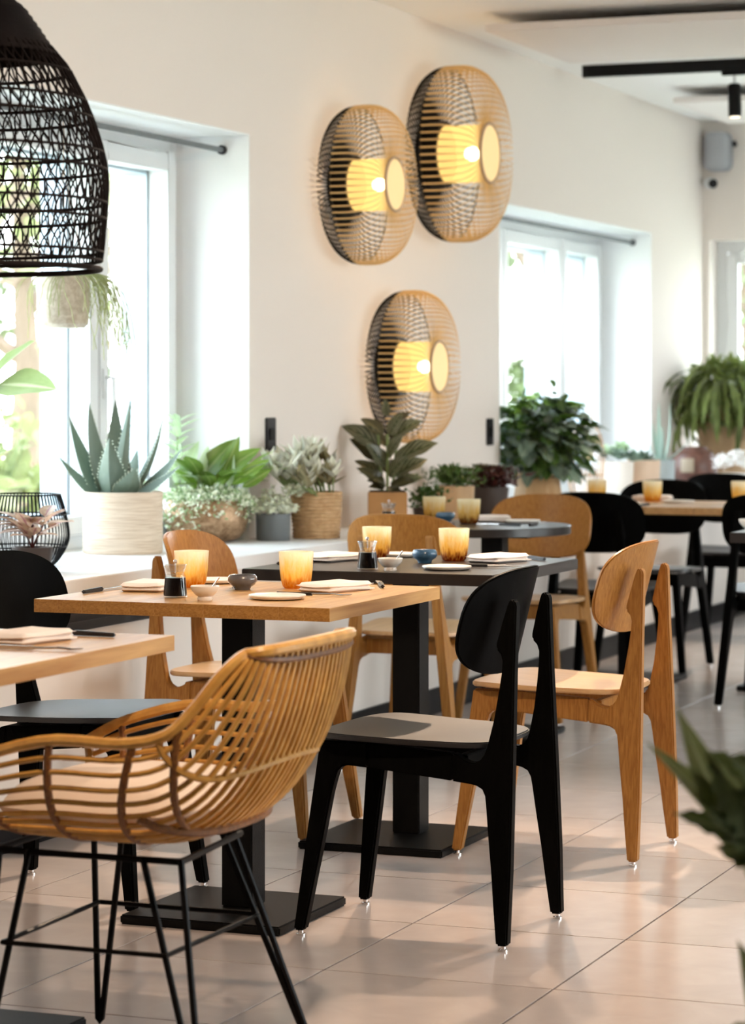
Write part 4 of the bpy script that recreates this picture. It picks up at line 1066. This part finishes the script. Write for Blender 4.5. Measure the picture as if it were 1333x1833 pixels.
AG = [(-.165, -.02, .42, 0), (-.10, .02, .445, 1), (.045, -.07, .44, 0), (.125, 0, .44, 0), (-.01, -.03, .495, 0), (.175, -.04, .365, 0), (-.13, -.05, .36, 1), (.15, .04, .30, 0),
      (.05, -.09, .285, 0), (-.09, -.08, .25, 1), (-.115, 0, .285, 0), (.13, -.03, .22, 0), (-.03, -.10, .21, 1), (.09, -.07, .20, 1), (.02, -.08, .16, 1), (-.06, -.06, .17, 1),
      (-.05, .09, .40, 1), (.06, .10, .40, 1), (.0, .11, .30, 1), (-.10, .06, .25, 1), (.10, .07, .24, 1), (.03, -.10, .36, 0), (-.06, -.09, .33, 0), (.08, .02, .47, 1), (-.07, -.03, .20, 1), (.05, -.04, .15, 1)]
for i, (x, y, z, dk) in enumerate(AG):
    zz = max(.16, z - .055 - .05 * math.hypot(x, y) / .15); base = Vector((x * .16, y * .16, zz))
    tip = Vector((x, y, z)); leaf(ag, ld if dk else la, base, tip, up=(0, -.8, .6) if y < .05 else (0, 0, 1), roll=rnd.uniform(-.35, .35))

# --- small herb by it
he = thing('small_herb_pot', 'low dark green herb with a spiky shoot beside the square brown pot', 'potted plant', (-3.64, 9.82, ZL))
pot(he, wall_pot(.045, .055, .07), M['dark_pot'], 28)
pts = [(rnd.gauss(0, .03), rnd.gauss(0, .03), .07 + .07 * rnd.random()) for k in range(420)]
minis(he, pts, M['darkgreen'], .022, rnd)
lx = leaf_mesh('leaf', M['darkgreen'], .16, .12, .3, shape='lance')
for k in range(7): leaf(he, lx, (rnd.gauss(-.01, .01), 0, .07), (-.03 + .012 * k, .01, .16 + .02 * (k % 3)))
MB().tube([(.0, 0, .08), (-.012, 0, .15)], .004, 6).build('stem', M['cane_light'], he)

# --- dark bushy pair by the far window
ta = thing('tan_planter', 'feathery dark green plant in a tan pot under the lowest lamp', 'potted plant', (-3.74, 10.42, ZL))
pot(ta, wall_pot(.075, .082, .135), M['tan_pot'], 32)
pts = [(rnd.gauss(0, .05), rnd.gauss(0, .05), .14 + .065 * rnd.random()) for k in range(700)]
minis(ta, pts, M['darkgreen'], .03, rnd, wd=.35)
rd = thing('burgundy_planter', 'burgundy leaved plant with olive rosettes in a dark pot', 'potted plant', (-3.70, 10.74, ZL))
pot(rd, wall_pot(.07, .085, .12), M['dark_pot'], 32)
pts = [(rnd.gauss(.0, .045), rnd.gauss(.03, .045), .12 + .07 * rnd.random()) for k in range(520)]
minis(rd, pts, M['burgundy'], .04, rnd, wd=.4)
lo_ = leaf_mesh('leaf', M['olive'], .7, .15, .3, shape='round')
for (cx, cy, cz) in ((-.05, -.10, .185), (-.03, -.03, .20), (.0, .05, .195), (-.02, .10, .175)):
    for q in range(9): leaf(rd, lo_, (cx, cy, cz), Vector((cx, cy, cz)) + dirv(q * .7, .35 + .2 * (q % 2)) * .045)

# --- big begonia in a faceted timber pot
bgp = thing('big_planter', 'big bushy blue green plant in a pale faceted timber pot', 'potted plant', (-3.78, 11.66, ZL))
pot(bgp, [(0, 0), (.115, 0), (.118, .004), (.098, .155), (.09, .155), (.10, .02), (0, .02)], M['wood_pot'], 7, name='faceted_pot')
l1 = leaf_mesh('leaf', M['bluegreen'], .62, .28, .25, seg=7, shape='oval', wave=.2); l2 = leaf_mesh('leaf', M['darkgreen'], .62, .28, .25, seg=7, shape='oval', wave=.2); l3 = leaf_mesh('leaf', M['bright'], .6, .25, .25, seg=7)
nb = 0
for k in range(700):
    if nb >= 290: break
    az = rnd.uniform(0, 2 * PI); el = rnd.uniform(-.9, 1.45); R_ = .23 * rnd.uniform(.35, 1) ** .5
    c0 = Vector((0, 0, .29)); p = c0 + Vector((dirv(az, el).x * R_, dirv(az, el).y * R_ * 1.05, dirv(az, el).z * R_ * .85))
    if p.z < .10: continue
    if p.x < -.36 or rnd.random() < .12 or (p.x < -.02 and p.y < -.11): continue
    nb += 1; L = rnd.uniform(.075, .125); d = (dirv(az, el * .5 - .25) + Vector((0, 0, .1))).normalized()
    if p.x + d.x * L < -.10 and min(p.y, p.y + d.y * L) < -.17: continue
    leaf(bgp, (l3 if el > .9 and rnd.random() < .5 else (l1 if rnd.random() < .5 else l2)), p, p + d * L, roll=rnd.uniform(-.5, .5))
for m_, n_ in (('darkgreen', 650), ('bluegreen', 500)):
    pts = []
    while len(pts) < n_:
        q = Vector((rnd.gauss(0, .085), rnd.gauss(0, .09), .28 + rnd.gauss(0, .075)))
        if q.z > .14 and not (q.x < -.03 and q.y < -.12): pts.append(tuple(q))
    minis(bgp, pts, M[m_], .055, rnd, name='inner_foliage')
for k in range(14):
    az = rnd.uniform(0, 2 * PI); MB().tube([(0, 0, .15), tuple(Vector((0, 0, .27)) + dirv(az, .5) * .1)], .004, 5).build('stem', M['stem'], bgp)

# --- tall slim wire lantern and the pale pots farther along
lt = thing('cane_lantern', 'tall open cane lantern with a carrying stick by the far window', 'lantern', (-3.80, 12.46, ZL))
def cage(parent, prof, nrib, rr, m, rings, name='wire_rib', tilt=0):
    pts = smooth_path([(r, 0, z) for r, z in prof], 5); me = MB().tube(pts, rr, 5).mesh(name, m)
    for k in range(nrib): link(name, me, parent, matrix=Matrix.Rotation(2 * PI * k / nrib, 4, 'Z'))
    for r, z in rings: MB().tube(circ3(r, z, 40), rr * 1.5, 6, closed=True).build('ring', m, parent)
cage(lt, [(.065, .0), (.085, .10), (.092, .20), (.078, .30), (.052, .36)], 30, .0022, M['cane_light'], [(.065, .004), (.088, .12), (.09, .24), (.052, .36)])
MB().tube([(.03, .0, .362), (.02, .05, .40), (-.02, .12, .46)], [.004, .005, .008], 6).build('carrying_stick', M['cane_light'], lt)
MB().lathe([(0, .005), (.045, .005), (.045, .10), (0, .10)], 24).build('candle', M['flower'], lt)
wp = thing('cream_planter', 'pale rosette succulents in a cream pot beyond the lantern', 'potted plant', (-3.93, 13.42, ZL))
pot(wp, wall_pot(.085, .095, .16), M['white_pot'], 32)
lr = leaf_mesh('leaf', M['palegreen'], .55, .05, .5, shape='oval'); lr2 = leaf_mesh('leaf', M['bluegreen'], .55, .05, .5, shape='oval')
for (cx, cy, cz, m_) in ((-.06, -.03, .21, lr), (.03, -.05, .19, lr2), (.02, .05, .23, lr), (.08, .02, .18, lr2), (-.03, .08, .20, lr2)):
    for q in range(13): leaf(wp, m_, (cx, cy, cz - .02), Vector((cx, cy, cz - .02)) + dirv(q * 2.4, .2 + .08 * q) * .075)
pp = thing('peach_planter', 'small succulent in a peach clay pot next to the cream one', 'potted plant', (-3.83, 13.60, ZL))
pot(pp, wall_pot(.08, .088, .165), M['peach_pot'], 4 * 8)
for q in range(18): leaf(pp, lr2, (0, 0, .15), Vector((0, 0, .15)) + dirv(q * 2.4, .25 + .06 * q) * .08)
bp_ = thing('agave_pot', 'sparse pale agave with long pointed leaves in a pale blue pot', 'potted plant', (-3.79, 13.80, ZL))
pot(bp_, wall_pot(.068, .073, .16), M['blue_pot'], 32)
for (x, y, z, wd) in [(-.13, -.09, .45, .014), (-.02, .03, .47, .018), (.04, .02, .46, .016), (.165, .04, .29, .020), (-.06, .05, .36, .016), (.02, -.05, .34, .016)]:
    h = Vector((x, y, 0)).normalized(); aloe_leaf(bp_, Vector((0, 0, .148)) + h * .02, (x, y, z), wd, -h + Vector((0, 0, .6)), .2, .1, 'aloe_pale')
ja = thing('stoneware_jar', 'squat reddish brown stoneware jar with a pale square patch', 'jar', (-3.70, 14.12, ZL))
MB().lathe([(0, 0), (.095, 0), (.12, .03), (.133, .10), (.128, .16), (.105, .20), (.08, .212), (.074, .225), (.068, .225), (.07, .20), (.11, .15), (.115, .1), (.1, .03), (0, .02)], 44).build('jar_body', M['jar'], ja)
o = MB(); 
for q in range(7):
    for z in (0, 1): pass
V = []; F = []
for q in range(9):
    a = -PI / 2 - .15 + .55 * (q / 8 - .2)
    for z, r in ((.09, .1345), (.125, .1355), (.165, .128)): V.append((r * math.cos(a), r * math.sin(a), z))
for q in range(8):
    for z in range(2): F.append((q * 3 + z, q * 3 + 3 + z, q * 3 + 4 + z, q * 3 + 1 + z))
o.add(V, F).build('label_patch', mat('pale glaze patch', (.42, .33, .24), .5), ja)
fe = thing('trailing_fern', 'big fern with drooping fronds over a tall tan planter in the corner', 'potted plant', (-3.66, 14.66, ZL))
pot(fe, [(0, 0), (.12, 0), (.13, .01), (.165, .44), (.155, .44), (.12, .02), (0, .02)], M['tan_pot'], 36)
fm = [leaf_mesh('frond', M['fern'], .075, .0, .3, seg=8, shape='strap') for _ in range(1)]
def frond_mesh(dr, wd):
    mb = MB(); V = []; UV = []; F = []; seg = 12
    for i in range(seg + 1):
        x = i / seg; a = x * dr; px = math.sin(a) / dr if dr else x; pz = (math.cos(a) - 1) / dr
        hw = wd / 2 * min(1, .3 + 4 * x) * (1 - max(0, (x - .7) / .3) ** 2) + .0006
        hw *= 1 + .18 * math.cos(i * PI)
        for c_ in (-1, 0, 1): V.append((px, hw * c_, pz + abs(c_) * hw * .3)); UV.append((x, .5 + .5 * c_))
    for i in range(seg):
        for j in range(2): F.append((i * 3 + j, i * 3 + 3 + j, i * 3 + 4 + j, i * 3 + 1 + j))
    return mb.add(V, F, UV).mesh('frond', M['fern'])
fms = [frond_mesh(2.0, .055), frond_mesh(2.5, .048), frond_mesh(2.9, .06)]
for k in range(295):
    az = rnd.uniform(0, 2 * PI); r = .14 * math.sqrt(rnd.random()); L = rnd.uniform(.22, .55) * (1 if math.cos(az) > -.8 else .55)
    if math.sin(az) > .5: L *= .6
    base = Vector((r * math.cos(az), r * math.sin(az), .43 + rnd.uniform(0, .16)))
    m_ = Matrix.Translation(base) @ Matrix.Rotation(az, 4, 'Z') @ Matrix.Rotation(-rnd.uniform(.1, .9), 4, 'Y') @ Matrix.Diagonal((L, L, L, 1))
    link('frond', fms[k % 3], fe, matrix=m_)

pts = []
while len(pts) < 1500:
    a = rnd.uniform(0, 2 * PI); e_ = rnd.uniform(-.9, 1.3); q = Vector((.22 * math.cos(a) * math.cos(e_), .20 * math.sin(a) * math.cos(e_), .47 + .20 * math.sin(e_)))
    if q.y < .30: pts.append(tuple(q * 1.0))
minis(fe, pts, M['fern'], .085, rnd, name='fern_leaflets', wd=.22)

# --- white blossoms on the farthest table
wf = thing('flower_bowl', 'white round blossoms in a low bowl on the farthest table', 'flowers', (-3.31, 13.56, ZT))
pot(wf, [(0, 0), (.08, 0), (.13, .03), (.15, .05), (.142, .05), (.1, .02), (0, .015)], M['ceramic_white'], 32, soil=False, name='bowl')
for k in range(9):
    a = k * 2.4; r = .035 * math.sqrt(k); c0 = Vector((r * math.cos(a) * 1.3, r * math.sin(a), .075 + .05 * (1 - r / .12)))
    pts = [c0 + dirv(rnd.uniform(0, 2 * PI), rnd.uniform(-.3, 1.5)) * .042 for q in range(60)]
    minis(wf, pts, M['flower'], .022, rnd, name='blossom')

# --- near window: wire basket, coleus, hanging planter, paddle leaves
wbk = thing('wire_basket', 'round dark wire basket lantern on the ledge by the near window', 'basket', (-3.93, 7.12, ZL))
cage(wbk, [(.085, 0), (.105, .02), (.128, .06), (.135, .10), (.122, .17), (.108, .215)], 64, .0017, M['wire'], [(.086, .003), (.128, .06), (.125, .155), (.108, .215)])
cl = thing('coleus_pot', 'cream and plum coleus in a small dark pot in front of the wire basket', 'potted plant', (-3.76, 6.86, ZL))
pot(cl, wall_pot(.05, .06, .075), M['dark_pot'], 28)
lc = leaf_mesh('leaf', M['coleus'], .5, .2, .25, shape='oval')
for k in range(30):
    az = rnd.uniform(0, 2 * PI); el = rnd.uniform(.1, 1.2); b0 = Vector((0, 0, .08)) + dirv(az, 1.0) * rnd.uniform(.02, .09); leaf(cl, lc, b0, b0 + dirv(az, el * .7) * rnd.uniform(.06, .095))
leaf(cl, lc, (.03, .05, .13), (.05, .16, .165)); leaf(cl, lc, (.02, .04, .16), (.0, .12, .21))
for k in range(6): MB().tube([(0, 0, .07), tuple(Vector((0, 0, .07)) + dirv(k * 1.05, 1.1) * .08)], .003, 5).build('stem', M['burgundy'], cl)
hp = thing('hanging_planter', 'felted cream hanging pot with stringy green trails in the near window', 'hanging plant', (-4.0, 7.50, 1.425))
pot(hp, [(0, 0), (.065, 0), (.078, .012), (.083, .06), (.084, .165), (.076, .165), (.074, .03), (0, .02)], M['felt'], 36)
for a in (0, 2.1, 4.2): MB().tube([(.08 * math.cos(a), .08 * math.sin(a), .16), (0, 0, .50), (0, 0, 2.078 - 1.425)], .0018, 5).build('cord', M['cane_light'], hp)
mb = MB()
for k in range(95):
    az = rnd.gauss(.35, .55) if k % 3 else rnd.uniform(0, 2 * PI); p = Vector((.07 * math.cos(az), .07 * math.sin(az), .165)); L = rnd.uniform(.12, .40) if k % 3 else rnd.uniform(.1, .28)
    pts = [p]; d = dirv(az, .7)
    for q in range(9):
        d = (d + Vector((rnd.gauss(0, .25), rnd.gauss(0, .25), -.55))).normalized(); pts.append(pts[-1] + d * L / 9)
        rr_ = math.hypot(pts[-1].x, pts[-1].y)
        if rr_ < .088 and pts[-1].z < .165: pts[-1] *= 1; pts[-1].x *= .088 / max(rr_, 1e-3); pts[-1].y *= .088 / max(rr_, 1e-3)
    mb.tube(pts, .0012, 4, caps=False)
stuff(mb.build('trailing_strings', M['string'], hp))
bl = thing('paddle_leaf_plant', 'plant with broad arching green paddle leaves reaching in at the near window', 'potted plant', (-3.95, 6.62, ZL))
pot(bl, wall_pot(.11, .13, .22), M['white_pot'], 36)
lbn = leaf_mesh('leaf', M['banana'], .34, .08, .22, seg=12, shape='oval', wave=.1)
for (bx, by, bz, tx, ty, tz) in [(0, .38, .545, 0, .715, .55), (-.02, .30, .52, -.02, .60, .70), (-.0, .25, .30, 0, .415, .36), (.02, .05, .6, .05, -.2, .75), (-.02, .0, .55, -.05, .05, .95), (.03, .12, .5, .15, .1, .8)]:
    MB().tube(smooth_path([(0, 0, .2), (bx * .3, by * .3, .2 + (bz - .2) * .6), (bx, by, bz)], 6), .006, 6).build('stem', M['stem'], bl)
    leaf(bl, lbn, (bx, by, bz), (tx, ty, tz), roll=-.75)

# --- foreground plant at the lower right
fp = thing('foreground_plant', 'dark spiky leaved plant reaching in at the lower corner, out of focus', 'potted plant', (-.61, 3.305, 0))
pot(fp, [(0, 0), (.10, 0), (.105, .006), (.13, .40), (.118, .40), (.1, .02), (0, .02)], M['grey_pot'], 40)
lsp = leaf_mesh('leaf', M['front_light'], .34, .10, .35, seg=14, shape='lance'); lsy = leaf_mesh('leaf', M['front'], .62, .15, .3, seg=14, shape='spiny')
FG = [(-0.182, -0.124, 0.701, -0.229, -0.175, 0.847, 0.24, lsp),
      (-0.151, -0.112, 0.667, -0.257, -0.186, 0.811, 0.22, lsp),
      (-0.125, -0.102, 0.691, -0.195, -0.161, 0.798, 0.62, lsy),
      (-0.106, -0.094, 0.732, -0.168, -0.151, 0.793, 0.60, lsy),
      (-0.119, -0.099, 0.664, -0.230, -0.175, 0.730, 0.36, lsy),
      (-0.106, -0.094, 0.644, -0.185, -0.157, 0.681, 0.50, lsy),
      (-0.138, -0.107, 0.654, -0.175, -0.153, 0.666, 0.35, lsp),
      (-0.119, -0.099, 0.427, -0.161, -0.148, 0.565, 0.30, lsp),
      (-0.088, -0.087, 0.427, -0.175, -0.153, 0.465, 0.50, lsy),
      (-0.106, -0.094, 0.705, -0.181, -0.156, 0.743, 0.60, lsy),]
for (ax, ay, az_, bx, by, bz, wd, me_) in FG:
    leaf(fp, me_, (ax, ay, az_), (bx, by, bz), up=(.45, -.85, .35), wide=wd / (.34 if me_ is lsp else .62), roll=rnd.uniform(-.3, .3))
    MB().tube(smooth_path([(0, 0, .42), (ax * .5, ay * .5, .44 + (az_ - .42) * .4), (ax, ay, az_)], 5), .006, 6).build('leaf_stalk', M['stem'], fp)
for k in range(12):
    az = k * .26 - 1.2; leaf(fp, lsp if k % 2 else lsy, (0, 0, .45), Vector((0, 0, .45)) + dirv(az, .5 + .3 * (k % 3)) * .3)
MB().tube([(0, 0, .39), (0, 0, .56)], .02, 8).build('stem', M['stem'], fp)

# ================================================================== OUTDOORS
def tree(x, y, h, r, m, seed, label, dens=1300, kind='tree', z0=-.35):
    rn = random.Random(seed); t = thing('garden_tree', label, 'tree', (x, y, z0), 0, 'trees outside the windows')
    mb = MB().tube([(0, 0, 0), (.05, .03, h * .35), (-.05, .05, h * .7)], [r * .07, r * .05, r * .02], 8)
    for k in range(9):
        a = rn.uniform(0, 2 * PI); z = h * rn.uniform(.3, .65); mb.tube([(0, 0, z), (r * .4 * math.cos(a), r * .4 * math.sin(a), z + r * .3), (r * .75 * math.cos(a), r * .75 * math.sin(a), z + r * .45)], [r * .03, r * .018, r * .006], 5)
    mb.build('trunk', M['bark'], t)
    cs = [(rn.gauss(0, r * .5), rn.gauss(0, r * .5), h * .55 + rn.gauss(0, h * .24), r * rn.uniform(.18, .42)) for _ in range(16)]
    pts = []
    for k in range(dens):
        cx, cy, cz, cr_ = rn.choice(cs); d = dirv(rn.uniform(0, 2 * PI), rn.uniform(-1.5, 1.5)); q = rn.random() ** .4
        pts.append((cx + d.x * cr_ * q, cy + d.y * cr_ * q, max(.4, cz + d.z * cr_ * q)))
    minis(t, pts, M[m], .15, rn, name='crown', wd=.6)
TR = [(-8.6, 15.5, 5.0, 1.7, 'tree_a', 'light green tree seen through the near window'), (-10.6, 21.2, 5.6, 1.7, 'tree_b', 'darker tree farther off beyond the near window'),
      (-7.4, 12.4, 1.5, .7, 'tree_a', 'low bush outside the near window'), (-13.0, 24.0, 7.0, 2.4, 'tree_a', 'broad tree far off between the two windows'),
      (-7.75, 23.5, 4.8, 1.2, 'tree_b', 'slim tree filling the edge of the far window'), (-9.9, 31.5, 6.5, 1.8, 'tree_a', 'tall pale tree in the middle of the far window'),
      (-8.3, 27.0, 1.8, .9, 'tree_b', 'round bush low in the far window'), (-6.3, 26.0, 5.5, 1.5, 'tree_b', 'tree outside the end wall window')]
for i, (x, y, h, r, m_, lab) in enumerate(TR): tree(x, y, h, r, m_, 20 + i, lab)
